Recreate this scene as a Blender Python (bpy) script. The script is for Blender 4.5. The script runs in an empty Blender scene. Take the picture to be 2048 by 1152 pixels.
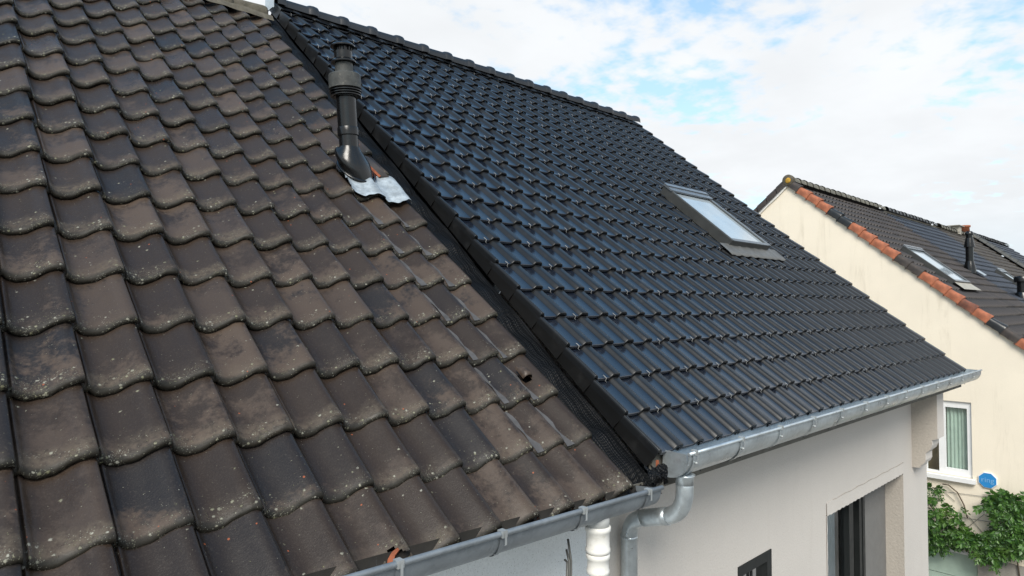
import bpy, bmesh, math, random
from mathutils import Vector, Matrix, noise
rnd = random.Random(7)
SC = bpy.context.scene
COL = SC.collection

# ------------------------------------------------------------------ camera
WM = ((0.72566, -0.688054, 0.0), (0.020027, 0.021122, -0.999576), (0.687762, 0.725352, 0.029107))
CAM = Vector((-3.21411, -2.149247, 0.828278))
FPX = 1302.87
cd = bpy.data.cameras.new('camera'); cam = bpy.data.objects.new('camera', cd); COL.objects.link(cam)
cd.sensor_width = 36.0; cd.lens = 36.0 * FPX / 2048.0; cd.clip_start = 0.05; cd.clip_end = 3000
Rm = Matrix(((WM[0][0], -WM[1][0], -WM[2][0]), (WM[0][1], -WM[1][1], -WM[2][1]), (WM[0][2], -WM[1][2], -WM[2][2])))
cam.matrix_world = Matrix.Translation(CAM) @ Rm.to_4x4()
SC.camera = cam

# ------------------------------------------------------------------ view, sky, sun
SC.view_settings.view_transform = 'Standard'; SC.view_settings.look = 'None'
SC.view_settings.exposure = 0.50; SC.view_settings.gamma = 1.0
try: SC.view_settings.use_curve_mapping = False
except Exception: pass
SUN_DIR = Vector((-0.58, -0.50, 0.68)).normalized()          # towards the sun
SUN_EL = math.asin(SUN_DIR.z); SUN_ROT = math.atan2(SUN_DIR.x, SUN_DIR.y)
sl = bpy.data.lights.new('sun', 'SUN'); sun = bpy.data.objects.new('sun', sl); COL.objects.link(sun)
sl.energy = 2.6; sl.angle = math.radians(26); sl.color = (1.0, 0.95, 0.87)
sun.rotation_euler = SUN_DIR.to_track_quat('Z', 'Y').to_euler()
sun.location = SUN_DIR * 60

class NT:
    """tiny helper round a node tree"""
    def __init__(s, tree): s.t = tree; s.n = tree.nodes; s.l = tree.links; s.n.clear()
    def __call__(s, typ, ins=None, **kw):
        nd = s.n.new(typ)
        for k, v in kw.items(): setattr(nd, k, v)
        if ins:
            for k, v in ins.items(): s.put(nd.inputs[k], v)
        return nd
    def put(s, sock, v):
        if isinstance(v, bpy.types.NodeSocket): s.l.new(v, sock)
        elif isinstance(v, bpy.types.Node): s.l.new(v.outputs[0], sock)
        else:
            if isinstance(v, tuple) and len(v) == 3 and sock.type == 'RGBA': v = v + (1.0,)
            sock.default_value = v
    def math(s, op, a, b=0.0, c=None, clamp=False):
        nd = s.n.new('ShaderNodeMath'); nd.operation = op; nd.use_clamp = clamp
        s.put(nd.inputs[0], a); s.put(nd.inputs[1], b)
        if c is not None: s.put(nd.inputs[2], c)
        return nd.outputs[0]
    def vmath(s, op, a, b):
        nd = s.n.new('ShaderNodeVectorMath'); nd.operation = op; s.put(nd.inputs[0], a); s.put(nd.inputs[1], b); return nd.outputs[0]
    def mix(s, f, a, b, blend='MIX'):
        nd = s.n.new('ShaderNodeMix'); nd.data_type = 'RGBA'; nd.blend_type = blend
        s.put(nd.inputs[0], f); s.put(nd.inputs[6], a); s.put(nd.inputs[7], b); return nd.outputs[2]
    def step(s, v, lo, hi, a=0.0, b=1.0):
        nd = s.n.new('ShaderNodeMapRange'); nd.interpolation_type = 'SMOOTHSTEP'
        s.put(nd.inputs[0], v); s.put(nd.inputs[1], lo); s.put(nd.inputs[2], hi); s.put(nd.inputs[3], a); s.put(nd.inputs[4], b)
        return nd.outputs[0]
    def noise(s, vec, scale, detail=4, rough=0.55, dist=0.0):
        nd = s('ShaderNodeTexNoise'); nd.inputs['Scale'].default_value = scale; nd.inputs['Detail'].default_value = detail
        nd.inputs['Roughness'].default_value = rough; nd.inputs['Distortion'].default_value = dist
        if vec is not None: s.put(nd.inputs['Vector'], vec)
        return nd.outputs['Fac']
    def voro(s, vec, scale, feature='F1', rand=1.0):
        nd = s('ShaderNodeTexVoronoi'); nd.feature = feature; nd.inputs['Scale'].default_value = scale; nd.inputs['Randomness'].default_value = rand
        if vec is not None: s.put(nd.inputs['Vector'], vec)
        return nd

world = bpy.data.worlds.new('World'); SC.world = world; world.use_nodes = True
w_ = NT(world.node_tree)
tc = w_('ShaderNodeTexCoord').outputs['Generated']
sp = w_('ShaderNodeSeparateXYZ', {0: tc})
zz = w_.math('MAXIMUM', sp.outputs[2], 0.0)
hh = w_.math('ADD', zz, 0.16)
uv = w_('ShaderNodeCombineXYZ', {0: w_.math('DIVIDE', sp.outputs[0], hh), 1: w_.math('DIVIDE', sp.outputs[1], hh), 2: 0.3})
uv = w_.vmath('ADD', uv, (14.2, 2.6, 0.0))
n_big = w_.noise(uv, 0.8, 3, 0.5)
n_mid = w_.noise(uv, 4.0, 6, 0.62, 0.3)
n_cell = w_.noise(uv, 16.0, 3, 0.5, 0.1)
den = w_.math('ADD', w_.math('SUBTRACT', w_.math('MULTIPLY', n_big, 1.7), 0.40), w_.math('ADD', w_.math('MULTIPLY', n_mid, 0.75), w_.math('MULTIPLY', n_cell, 0.62)))
thr = w_.step(zz, 0.14, 0.80, 0.80, 1.20)            # thinner cloud overhead, closing up towards the horizon
cov = w_.step(w_.math('SUBTRACT', den, thr), -0.18, 0.30)
veil = w_.step(zz, 0.02, 0.75, 0.55, 0.04)
cov = w_.math('MAXIMUM', cov, veil)
sky = w_('ShaderNodeTexSky'); sky.sky_type = 'NISHITA'; sky.sun_disc = False
sky.sun_elevation = SUN_EL; sky.sun_rotation = SUN_ROT; sky.altitude = 0; sky.air_density = 1.0; sky.dust_density = 0.6; sky.ozone_density = 1.5
skyc = w_.mix(1.0, sky.outputs[0], (0.135, 0.190, 0.182), 'MULTIPLY')
shade = w_.step(w_.noise(uv, 2.1, 4, 0.55), 0.25, 0.75, 0.90, 1.0)
hz = w_.step(zz, 0.0, 0.16, 0.0, 1.0)
cl_col = w_.mix(hz, (0.56, 0.64, 0.69), (0.685, 0.705, 0.725))
cl_col = w_.mix(1.0, cl_col, shade, 'MULTIPLY')
bg = w_('ShaderNodeBackground', {0: w_.mix(cov, skyc, cl_col), 1: 1.0})
w_('ShaderNodeOutputWorld', {0: bg})

# ------------------------------------------------------------------ geometry helpers
PITCH = math.radians(39.937); CP, SP = math.cos(PITCH), math.sin(PITCH)
GROUND = -6.4
def roofpt(x, s, n): return Vector((x, s * CP - n * SP, s * SP + n * CP))
def to_px(p):
    d = p - CAM
    c = [WM[r][0] * d.x + WM[r][1] * d.y + WM[r][2] * d.z for r in range(3)]
    if c[2] < 0.05: return None
    return (1024 + FPX * c[0] / c[2], 576 + FPX * c[1] / c[2])

class MB:
    def __init__(s): s.v = []; s.f = []; s.m = []; s.sm = []
    def quad(s, pts, mi=0, smooth=False):
        b = len(s.v); s.v += [tuple(p) for p in pts]; s.f.append(tuple(range(b, b + len(pts)))); s.m.append(mi); s.sm.append(smooth)
    def box(s, a, b, mi=0):
        x0, x1 = sorted((a[0], b[0])); y0, y1 = sorted((a[1], b[1])); z0, z1 = sorted((a[2], b[2])); k = len(s.v)
        s.v += [(x0, y0, z0), (x1, y0, z0), (x1, y1, z0), (x0, y1, z0), (x0, y0, z1), (x1, y0, z1), (x1, y1, z1), (x0, y1, z1)]
        for q in ((0, 3, 2, 1), (4, 5, 6, 7), (0, 1, 5, 4), (1, 2, 6, 5), (2, 3, 7, 6), (3, 0, 4, 7)):
            s.f.append(tuple(k + i for i in q)); s.m.append(mi); s.sm.append(False)
        return s
    def grid(s, rows, mi=0, smooth=True, closed=False):
        k = len(s.v); nr, nc = len(rows), len(rows[0])
        for r in rows: s.v += [tuple(p) for p in r]
        for i in range(nr - 1):
            for j in range(nc if closed else nc - 1):
                j2 = (j + 1) % nc
                s.f.append((k + i * nc + j, k + i * nc + j2, k + (i + 1) * nc + j2, k + (i + 1) * nc + j)); s.m.append(mi); s.sm.append(smooth)
        return s
    def cap(s, ring, mi=0, flip=False):
        k = len(s.v); s.v += [tuple(p) for p in ring]; f = tuple(range(k, k + len(ring)))
        s.f.append(f[::-1] if flip else f); s.m.append(mi); s.sm.append(False)
    def rings(s, rings, mi=0, caps=True, smooth=True):
        s.grid(rings, mi, smooth, True)
        if caps: s.cap(rings[0], mi, True); s.cap(rings[-1], mi)
        return s
    def tube(s, path, r, seg=14, mi=0, caps=True):
        path = [Vector(p) for p in path]; rs = r if isinstance(r, (list, tuple)) else [r] * len(path); out = []; ref = None
        for i, p in enumerate(path):
            t = (path[min(i + 1, len(path) - 1)] - path[max(i - 1, 0)]).normalized()
            if ref is None: ref = t.orthogonal().normalized()
            ref = (ref - t * ref.dot(t)).normalized(); b = t.cross(ref)
            out.append([p + (ref * math.cos(2 * math.pi * k / seg) + b * math.sin(2 * math.pi * k / seg)) * rs[i] for k in range(seg)])
        return s.rings(out, mi, caps)
    def lathe(s, base, axis, prof, seg=28, mi=0):
        """prof: list of (radius, distance along axis)"""
        axis = Vector(axis).normalized(); a = axis.orthogonal().normalized(); b = axis.cross(a); base = Vector(base)
        out = [[base + axis * h + (a * math.cos(2 * math.pi * k / seg) + b * math.sin(2 * math.pi * k / seg)) * r for k in range(seg)] for r, h in prof]
        return s.rings(out, mi)
    def profile_x(s, prof, xs, mi=0, smooth=True, zoff=None, closed=False):
        """extrude a (y,z) profile along x"""
        rows = [[(x, y, z + (zoff(x) if zoff else 0)) for y, z in prof] for x in xs]
        return s.grid(rows, mi, smooth, closed)
    def mesh(s, name, mats, angle=None):
        me = bpy.data.meshes.new(name); me.from_pydata(s.v, [], s.f); me.update()
        for m in (mats if isinstance(mats, (list, tuple)) else [mats]): me.materials.append(m)
        me.polygons.foreach_set('material_index', s.m); me.polygons.foreach_set('use_smooth', s.sm)
        bm = bmesh.new(); bm.from_mesh(me)
        bmesh.ops.remove_doubles(bm, verts=bm.verts, dist=0.00005)
        bmesh.ops.recalc_face_normals(bm, faces=bm.faces)
        bm.to_mesh(me); bm.free()
        if angle is not None:
            try: me.set_sharp_from_angle(angle=math.radians(angle))
            except Exception: pass
        me.update()
        return me
    def build(s, name, mats, parent=None, angle=None, **kw):
        return put(name, s.mesh(name, mats, angle), parent, **kw)

def put(name, me, parent=None, loc=None, rot=None, world=True, kind=None, label=None):
    """link a mesh object; world=True: its vertices are world coordinates and an unrotated parent offset is undone"""
    o = bpy.data.objects.new(name, me); COL.objects.link(o)
    if parent is not None:
        o.parent = parent
        if world:
            p = parent; off = Vector((0, 0, 0))
            while p is not None: off += p.location; p = p.parent
            o.location = -off
    if loc is not None: o.location = loc
    if rot is not None: o.rotation_euler = rot
    if kind: o['kind'] = kind
    if label: o['label'] = label
    return o

def thing(name, label, cat, loc, group=None):
    o = bpy.data.objects.new(name, None); COL.objects.link(o); o.location = loc; o.empty_display_size = 0.2
    o['label'] = label; o['category'] = cat
    if group: o['group'] = group
    return o
def sub(name, mb, mats, parent, base, angle=None, **kw):
    """child whose mesh is given in world coordinates, origin kept at the root"""
    return mb.build(name, mats, parent, angle, **kw)

# ------------------------------------------------------------------ materials
def material(name):
    m = bpy.data.materials.new(name); m.use_nodes = True; t = NT(m.node_tree)
    b = t('ShaderNodeBsdfPrincipled'); o = t('ShaderNodeOutputMaterial', {0: b.outputs[0]})
    return m, t, b
def plain(name, col, rough=0.5, metal=0.0, spec=0.5, var=0.15, scale=6.0, bump=0.0, bscale=60.0, dirt=None):
    m, t, b = material(name)
    oc = t('ShaderNodeTexCoord').outputs['Object']
    n = t.noise(oc, scale, 5, 0.6)
    dark = tuple(c * (1 - var) for c in col); lite = tuple(min(1, c * (1 + var)) for c in col)
    c = t.mix(t.step(n, 0.25, 0.75), dark, lite)
    if dirt: c = t.mix(t.step(t.noise(oc, scale * 2.7, 6, 0.7), 0.52, 0.75, 0, dirt[3]), c, dirt[:3])
    t.put(b.inputs['Base Color'], c); b.inputs['Metallic'].default_value = metal
    t.put(b.inputs['Roughness'], t.step(t.noise(oc, scale * 1.9, 4), 0.2, 0.8, max(0.02, rough - 0.07), min(1, rough + 0.07)))
    b.inputs['Specular IOR Level'].default_value = spec
    if bump:
        bp = t('ShaderNodeBump', {'Strength': bump, 'Distance': 0.01, 'Height': t.noise(oc, bscale, 4, 0.6)}); t.put(b.inputs['Normal'], bp)
    return m

def mat_old_tile(name, joined=False):
    m, t, b = material(name)
    oc = t('ShaderNodeTexCoord').outputs['Object']
    r = t('ShaderNodeObjectInfo').outputs['Random']
    if joined:      # one mesh of many tiles: the tile's own random number comes from its row and column
        so = t('ShaderNodeSeparateXYZ', {0: oc}); cy = t.math('FLOOR', t.math('DIVIDE', t.math('ADD', so.outputs[1], 0.10), 0.362))
        cx = t.math('FLOOR', t.math('DIVIDE', t.math('SUBTRACT', t.math('ADD', so.outputs[0], 0.258), t.math('MULTIPLY', cy, 0.005)), 0.2415))
        wn = t('ShaderNodeTexWhiteNoise', noise_dimensions='2D'); t.put(wn.inputs['Vector'], t('ShaderNodeCombineXYZ', {0: cx, 1: cy, 2: 0.0})); r = wn.outputs['Value']
    r2 = t.math('FRACT', t.math('MULTIPLY', r, 17.31)); r3 = t.math('FRACT', t.math('MULTIPLY', r, 71.7))
    off = t('ShaderNodeCombineXYZ', {0: t.math('MULTIPLY', r, 37.0), 1: t.math('MULTIPLY', r2, 53.0), 2: t.math('MULTIPLY', r3, 29.0)})
    v = t.vmath('ADD', oc, off)
    s = t('ShaderNodeSeparateXYZ', {0: oc}); y = s.outputs[1]
    if joined: y = t.math('SUBTRACT', t.math('ADD', y, 0.10), t.math('MULTIPLY', cy, 0.362))
    n1 = t.noise(v, 6.0, 7, 0.68, 0.1); n2 = t.noise(v, 42.0, 6, 0.72); n3 = t.noise(v, 160.0, 3, 0.6)
    bias = t.math('ADD', n1, t.math('MULTIPLY', t.math('SUBTRACT', t.math('POWER', r, 2.0), 0.52), 0.40))
    brown = t.step(t.math('ADD', bias, t.math('ADD', t.math('MULTIPLY', t.math('SUBTRACT', n2, 0.5), 0.40), t.math('MULTIPLY', t.step(y, 0.02, 0.26, 1, 0), 0.17))), 0.48, 0.70)
    darkc = t.mix(t.step(r2, 0.03, 0.26), (0.0180, 0.0145, 0.0135), t.mix(r2, (0.0230, 0.0155, 0.0115), (0.0345, 0.0235, 0.0170)))
    brwn = t.mix(r3, (0.080, 0.0565, 0.0415), (0.050, 0.0355, 0.027))
    c = t.mix(brown, darkc, brwn)
    c = t.mix(t.math('MULTIPLY', t.step(n3, 0.5, 0.8), 0.22), c, (0.13, 0.108, 0.088))
    # weathered dusty band above the lower edge, and green-black growth on the nose, darkened further to paint its shadow line
    band = t.math('MULTIPLY', t.step(t.math('ADD', y, t.math('MULTIPLY', t.math('SUBTRACT', n1, 0.5), 0.28)), 0.035, 0.115, 1, 0), t.step(n2, 0.28, 0.62))
    band = t.math('MULTIPLY', band, t.step(r2, 0.1, 0.9, 0.15, 0.9))
    c = t.mix(t.math('MULTIPLY', band, 0.72), c, (0.108, 0.086, 0.062))
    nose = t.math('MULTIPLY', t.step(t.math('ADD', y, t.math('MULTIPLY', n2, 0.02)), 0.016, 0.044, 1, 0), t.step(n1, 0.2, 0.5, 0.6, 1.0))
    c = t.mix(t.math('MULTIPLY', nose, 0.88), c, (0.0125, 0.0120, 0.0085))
    # lichen rosettes
    vj = t.vmath('ADD', v, t.vmath('MULTIPLY', t('ShaderNodeCombineXYZ', {0: n3, 1: n2, 2: n3}).outputs[0], (0.012, 0.012, 0.012)))
    vd = t.voro(vj, 46.0); vd2 = t.voro(vj, 150.0)
    selc = t('ShaderNodeSeparateColor', {0: vd.outputs['Color']}); sel2 = t('ShaderNodeSeparateColor', {0: vd2.outputs['Color']})
    near = t.step(t.math('ADD', y, t.math('MULTIPLY', t.math('SUBTRACT', n1, 0.5), 0.26)), 0.012, 0.11, 1.0, 0.0)
    rim = t.math('MAXIMUM', near, 0.045)
    clus = t.step(t.noise(v, 13.0, 3, 0.5), 0.46, 0.60)
    lich = t.math('MULTIPLY', t.step(t.math('ADD', vd.outputs['Distance'], t.math('MULTIPLY', n3, 0.25)), 0.30, 0.48, 1, 0), t.math('LESS_THAN', selc.outputs[0], t.math('MULTIPLY', t.math('MULTIPLY', rim, t.math('ADD', clus, 0.15)), 0.72)))
    lich2 = t.math('MULTIPLY', t.step(t.math('ADD', vd2.outputs['Distance'], t.math('MULTIPLY', n3, 0.25)), 0.30, 0.50, 1, 0), t.math('LESS_THAN', sel2.outputs[1], t.math('MULTIPLY', t.math('MULTIPLY', rim, t.math('ADD', clus, 0.22)), 0.85)))
    lc = t.mix(selc.outputs[1], (0.33, 0.32, 0.27), (0.17, 0.165, 0.095))
    c = t.mix(t.math('MULTIPLY', t.math('MAXIMUM', lich, t.math('MULTIPLY', lich2, 0.8)), t.step(n2, 0.25, 0.6, 0.4, 0.9)), c, lc)
    # chips that show the red body
    vc = t.voro(v, 17.0); cs = t('ShaderNodeSeparateColor', {0: vc.outputs['Color']})
    chip = t.math('MULTIPLY', t.step(t.math('ADD', vc.outputs['Distance'], t.math('MULTIPLY', n2, 0.14)), 0.13, 0.16, 1, 0), t.math('LESS_THAN', cs.outputs[2], 0.16))
    c = t.mix(t.math('MULTIPLY', chip, 0.85), c, (0.30, 0.085, 0.035))
    t.put(b.inputs['Base Color'], c)
    ro = t.math('ADD', t.step(n1, 0.3, 0.7, 0.32, 0.46), t.math('MULTIPLY', t.math('MAXIMUM', band, nose), 0.25))
    ro = t.math('SUBTRACT', ro, t.math('MULTIPLY', t.step(r3, 0.78, 0.95), 0.10))
    t.put(b.inputs['Roughness'], ro); b.inputs['Specular IOR Level'].default_value = 0.33
    hgt = t.math('ADD', t.math('MULTIPLY', n2, 0.4), t.math('ADD', t.math('MULTIPLY', n3, 0.25), t.math('MULTIPLY', t.math('MAXIMUM', lich, lich2), 0.7)))
    bp = t('ShaderNodeBump', {'Strength': 0.55, 'Distance': 0.005, 'Height': hgt}); t.put(b.inputs['Normal'], bp)
    return m

def mat_new_tile(name, ca, cb, r0, r1, spec):
    m, t, b = material(name)
    oc = t('ShaderNodeTexCoord').outputs['Object']; r = t('ShaderNodeObjectInfo').outputs['Random']
    off = t('ShaderNodeCombineXYZ', {0: t.math('MULTIPLY', r, 37.0), 1: t.math('MULTIPLY', r, 91.0), 2: 0.0})
    v = t.vmath('ADD', oc, off); n = t.noise(v, 9.0, 4); n2 = t.noise(v, 120.0, 3, 0.7)
    c = t.mix(r, ca, cb)
    c = t.mix(t.step(n2, 0.62, 0.80, 0, 0.25), c, (0.06, 0.055, 0.05))
    dust = t.math('MULTIPLY', t.step(t.noise(v, 5.0, 5, 0.7), 0.5, 0.75), t.math('FRACT', t.math('MULTIPLY', r, 7.7)))
    c = t.mix(t.math('MULTIPLY', dust, 0.16), c, (0.09, 0.085, 0.08))
    t.put(b.inputs['Base Color'], c)
    t.put(b.inputs['Roughness'], t.math('ADD', t.step(n, 0.2, 0.8, r0, r1), t.math('MULTIPLY', dust, 0.14))); b.inputs['Specular IOR Level'].default_value = spec
    bp = t('ShaderNodeBump', {'Strength': 0.04, 'Distance': 0.004, 'Height': t.noise(v, 14.0, 3)}); t.put(b.inputs['Normal'], bp)
    return m

def mat_far_tile(name, c0, c1, rough, moss):
    m, t, b = material(name)
    oc = t('ShaderNodeTexCoord').outputs['Object']
    n = t.noise(oc, 1.3, 6, 0.65); n2 = t.noise(oc, 14.0, 4, 0.7)
    r = t('ShaderNodeObjectInfo').outputs['Random']
    c = t.mix(t.step(t.math('ADD', n, t.math('MULTIPLY', n2, 0.3)), 0.45, 0.85), c0, c1)
    c = t.mix(t.step(n2, 0.55, 0.75, 0, moss), c, (0.13, 0.12, 0.085))
    t.put(b.inputs['Base Color'], c); b.inputs['Roughness'].default_value = rough
    bp = t('ShaderNodeBump', {'Strength': 0.3, 'Distance': 0.01, 'Height': n2}); t.put(b.inputs['Normal'], bp)
    return m

def mat_render(name, col, grain, gscale, bump, streak=0.0, streakcol=(0.3, 0.28, 0.22), speck=0.0):
    m, t, b = material(name)
    oc = t('ShaderNodeTexCoord').outputs['Object']
    n = t.noise(oc, 0.9, 5, 0.6); g = t.noise(oc, gscale, 3, 0.65)
    c = t.mix(t.step(n, 0.25, 0.75), tuple(x * 0.93 for x in col), col)
    c = t.mix(t.step(g, 0.35, 0.75, 0.0, grain), c, tuple(x * 0.72 for x in col))
    if streak:
        mp = t('ShaderNodeMapping', {0: oc, 3: (2.6, 2.6, 0.35)})
        st = t.math('MULTIPLY', t.step(t.noise(mp.outputs[0], 1.6, 7, 0.72, 0.6), 0.50, 0.78), t.step(t.noise(oc, 0.55, 3), 0.40, 0.65))
        c = t.mix(t.math('MULTIPLY', st, streak), c, streakcol)
    if speck:
        vd = t.voro(oc, 70.0); c = t.mix(t.math('MULTIPLY', t.step(vd.outputs['Distance'], 0.12, 0.2, 1, 0), speck), c, (0.22, 0.22, 0.2))
    t.put(b.inputs['Base Color'], c); b.inputs['Roughness'].default_value = 0.92; b.inputs['Specular IOR Level'].default_value = 0.25
    bp = t('ShaderNodeBump', {'Strength': bump, 'Distance': 0.006, 'Height': t.noise(oc, gscale * 0.8, 4, 0.6)}); t.put(b.inputs['Normal'], bp)
    return m

def mat_glass(name, tint=(0.9, 0.95, 0.93), refl=0.12):
    m = bpy.data.materials.new(name); m.use_nodes = True; t = NT(m.node_tree)
    fr = t('ShaderNodeFresnel', {0: 1.5})
    f = t.math('ADD', fr.outputs[0], refl, clamp=True)
    mx = t('ShaderNodeMixShader', {0: f, 1: t('ShaderNodeBsdfTransparent', {0: tint}).outputs[0], 2: t('ShaderNodeBsdfGlossy', {'Roughness': 0.03}).outputs[0]})
    t('ShaderNodeOutputMaterial', {0: mx}); return m

def mat_zinc(name, col, rough, metal=0.85):
    m, t, b = material(name)
    oc = t('ShaderNodeTexCoord').outputs['Object']
    vd = t.voro(oc, 45.0); n = t.noise(oc, 5.0, 6, 0.65); sc = t('ShaderNodeSeparateColor', {0: vd.outputs['Color']})
    c = t.mix(t.step(n, 0.3, 0.7), tuple(x * 0.72 for x in col), col)
    c = t.mix(t.math('MULTIPLY', sc.outputs[0], 0.25), c, tuple(min(1, x * 1.3) for x in col))
    c = t.mix(t.step(t.noise(oc, 13.0, 6, 0.7), 0.58, 0.78, 0, 0.12), c, (0.25, 0.27, 0.27))
    t.put(b.inputs['Base Color'], c); b.inputs['Metallic'].default_value = metal
    t.put(b.inputs['Roughness'], t.math('ADD', t.step(n, 0.2, 0.8, rough - 0.08, rough + 0.08), t.math('MULTIPLY', sc.outputs[1], 0.08)))
    bp = t('ShaderNodeBump', {'Strength': 0.12, 'Distance': 0.01, 'Height': t.noise(oc, 22.0, 3)}); t.put(b.inputs['Normal'], bp)
    return m

def mat_net(name):
    m, t, b = material(name)
    oc = t('ShaderNodeTexCoord').outputs['Object']
    n = t.noise(oc, 6.0, 3); wv = t.vmath('ADD', oc, t.vmath('MULTIPLY', t('ShaderNodeCombineXYZ', {0: n, 1: n, 2: n}).outputs[0], (0.03, 0.03, 0.03)))
    s = t('ShaderNodeSeparateXYZ', {0: wv})
    a = t.math('ABSOLUTE', t.math('SINE', t.math('MULTIPLY', s.outputs[0], 260.0))); c = t.math('ABSOLUTE', t.math('SINE', t.math('MULTIPLY', s.outputs[1], 230.0)))
    h = t.math('MULTIPLY', a, c)
    t.put(b.inputs['Base Color'], t.mix(h, (0.0060, 0.0065, 0.0075), (0.0018, 0.0018, 0.0018)))
    b.inputs['Roughness'].default_value = 0.40; b.inputs['Specular IOR Level'].default_value = 0.16
    bp = t('ShaderNodeBump', {'Strength': 0.9, 'Distance': 0.004, 'Height': t.math('SUBTRACT', 1.0, h)}); t.put(b.inputs['Normal'], bp)
    return m

def mat_leaf(name):
    m, t, b = material(name)
    g = t('ShaderNodeNewGeometry'); r = g.outputs['Random Per Island']
    oc = t('ShaderNodeTexCoord').outputs['Object']
    c = t.mix(r, (0.016, 0.058, 0.010), (0.070, 0.165, 0.022))
    c = t.mix(t.step(t.noise(oc, 1.7, 3), 0.55, 0.72, 0, 0.6), c, (0.13, 0.23, 0.035))
    t.put(b.inputs['Base Color'], c); b.inputs['Roughness'].default_value = 0.45
    return m

M = {}
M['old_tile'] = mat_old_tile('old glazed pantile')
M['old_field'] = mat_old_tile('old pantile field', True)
M['old_tile_far'] = plain('brown pantile piece', (0.055, 0.046, 0.041), 0.5, var=0.3)
M['clay'] = plain('broken red clay', (0.26, 0.075, 0.032), 0.85, var=0.35, scale=30, bump=0.3, bscale=120)
M['clay_side'] = plain('pantile flank clay', (0.060, 0.026, 0.018), 0.8, var=0.6, scale=18)
M['new_tile'] = mat_new_tile('black glazed pan with sky tint', (0.0075, 0.0105, 0.0180), (0.0105, 0.0140, 0.0225), 0.13, 0.19, 1.0)  # part of the reflected sky's blue is put into this base colour
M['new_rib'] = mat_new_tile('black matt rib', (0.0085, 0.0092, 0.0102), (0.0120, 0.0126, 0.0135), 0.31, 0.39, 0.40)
M['new_ridge'] = mat_new_tile('black glazed ridge', (0.010, 0.0105, 0.012), (0.013, 0.0135, 0.015), 0.34, 0.42, 0.60)
M['verge_side'] = mat_new_tile('black verge tile', (0.0070, 0.0070, 0.0070), (0.0100, 0.0095, 0.0090), 0.30, 0.40, 0.35)
M['deck'] = plain('black roof underlay', (0.008, 0.008, 0.009), 0.85)
M['moss_tile'] = plain('mossy ridge mortar', (0.095, 0.083, 0.062), 0.9, var=0.35, scale=12, bump=0.8, bscale=40, dirt=(0.05, 0.06, 0.025, 0.8))
M['zinc'] = mat_zinc('fresh zinc', (0.60, 0.655, 0.68), 0.30, 0.72)
M['old_zinc'] = mat_zinc('dull old zinc', (0.27, 0.30, 0.325), 0.52, 0.55)
M['clip'] = plain('dull wire clip', (0.30, 0.30, 0.29), 0.6, 0.2)
M['silt_shade'] = plain('dark gutter silt', (0.022, 0.020, 0.017), 0.9, var=0.4)  # inside of the gutter: dirt, with its deep shadow painted in as dark colour
M['galv'] = plain('pale bracket metal', (0.40, 0.42, 0.42), 0.5, 0.4)
M['render'] = mat_render('grey beige render', (0.600, 0.562, 0.520), 0.38, 80.0, 0.6, 0.16, (0.36, 0.32, 0.28))
M['render_rough_shade'] = mat_render('rough shaded beige render', (0.47, 0.43, 0.38), 0.45, 45.0, 1.0)  # rough reveals and corbel sides; their shading is put into a darker colour
M['old_render'] = mat_render('white roughcast', (0.80, 0.83, 0.84), 0.35, 70.0, 0.8, speck=0.55)
M['cream'] = mat_render('cream painted render', (0.86, 0.775, 0.635), 0.14, 60.0, 0.3, 0.50, (0.42, 0.36, 0.26))
M['fascia'] = plain('grey brown fascia', (0.115, 0.108, 0.092), 0.75, var=0.2)
M['screw'] = plain('dark screw head', (0.02, 0.02, 0.02), 0.5)
M['white'] = plain('white upvc', (0.80, 0.80, 0.79), 0.35, var=0.04)
M['white_trim'] = plain('white verge mortar', (0.78, 0.77, 0.74), 0.85, var=0.08, scale=9, dirt=(0.35, 0.28, 0.2, 0.5))
M['white_pipe'] = plain('off white pvc pipe', (0.79, 0.775, 0.73), 0.40, var=0.05, dirt=(0.45, 0.42, 0.33, 0.45))
M['grey_pipe'] = plain('grey pvc', (0.42, 0.43, 0.42), 0.5)
M['black_pvc'] = plain('black pvc', (0.0045, 0.0048, 0.0052), 0.24, var=0.2, scale=12)
M['weath_pvc'] = plain('weathered grey plastic', (0.052, 0.054, 0.051), 0.6, var=0.3, scale=16, dirt=(0.19, 0.18, 0.15, 0.6))
M['lead'] = plain('pale lead sheet', (0.37, 0.415, 0.445), 0.50, 0.3, var=0.35, scale=13, bump=0.5, bscale=26, dirt=(0.30, 0.33, 0.36, 0.6))
M['sealant'] = plain('grey sealant', (0.070, 0.068, 0.069), 0.7, var=0.3, scale=14)
M['net'] = mat_net('black plastic mesh')
M['black_frame'] = plain('black aluminium', (0.012, 0.014, 0.014), 0.4)
M['sky_frame'] = plain('grey roof window cladding', (0.066, 0.067, 0.064), 0.38, 0.3, var=0.12)
M['sky_lite'] = plain('grey roof window trim', (0.15, 0.16, 0.165), 0.32, 0.4, var=0.1)
M['apron_far'] = plain('pale cement apron', (0.36, 0.34, 0.29), 0.9)
M['sky_hood'] = plain('slate grey hood', (0.16, 0.175, 0.19), 0.3, 0.4, var=0.1)
M['sky_apron'] = plain('grey flashing apron', (0.125, 0.125, 0.120), 0.5, 0.2, var=0.15)
M['pane_sky'] = plain('roof window glass', (0.36, 0.41, 0.44), 0.05, 0.0, 0.8, var=0.12, scale=2.0)
_b = M['pane_sky'].node_tree.nodes['Principled BSDF']; _b.inputs['IOR'].default_value = 2.2
M['glass'] = mat_glass('clear glass')
M['curtain'] = plain('pale green curtain', (0.50, 0.60, 0.53), 0.9, var=0.08)
M['curtain_w'] = plain('blue white curtain', (0.55, 0.60, 0.64), 0.9, var=0.08)
M['blind'] = plain('grey screen blind', (0.165, 0.160, 0.152), 0.9, var=0.06, bump=0.2, bscale=200)
M['dark_room'] = plain('dim room', (0.30, 0.32, 0.29), 0.9)
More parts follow.
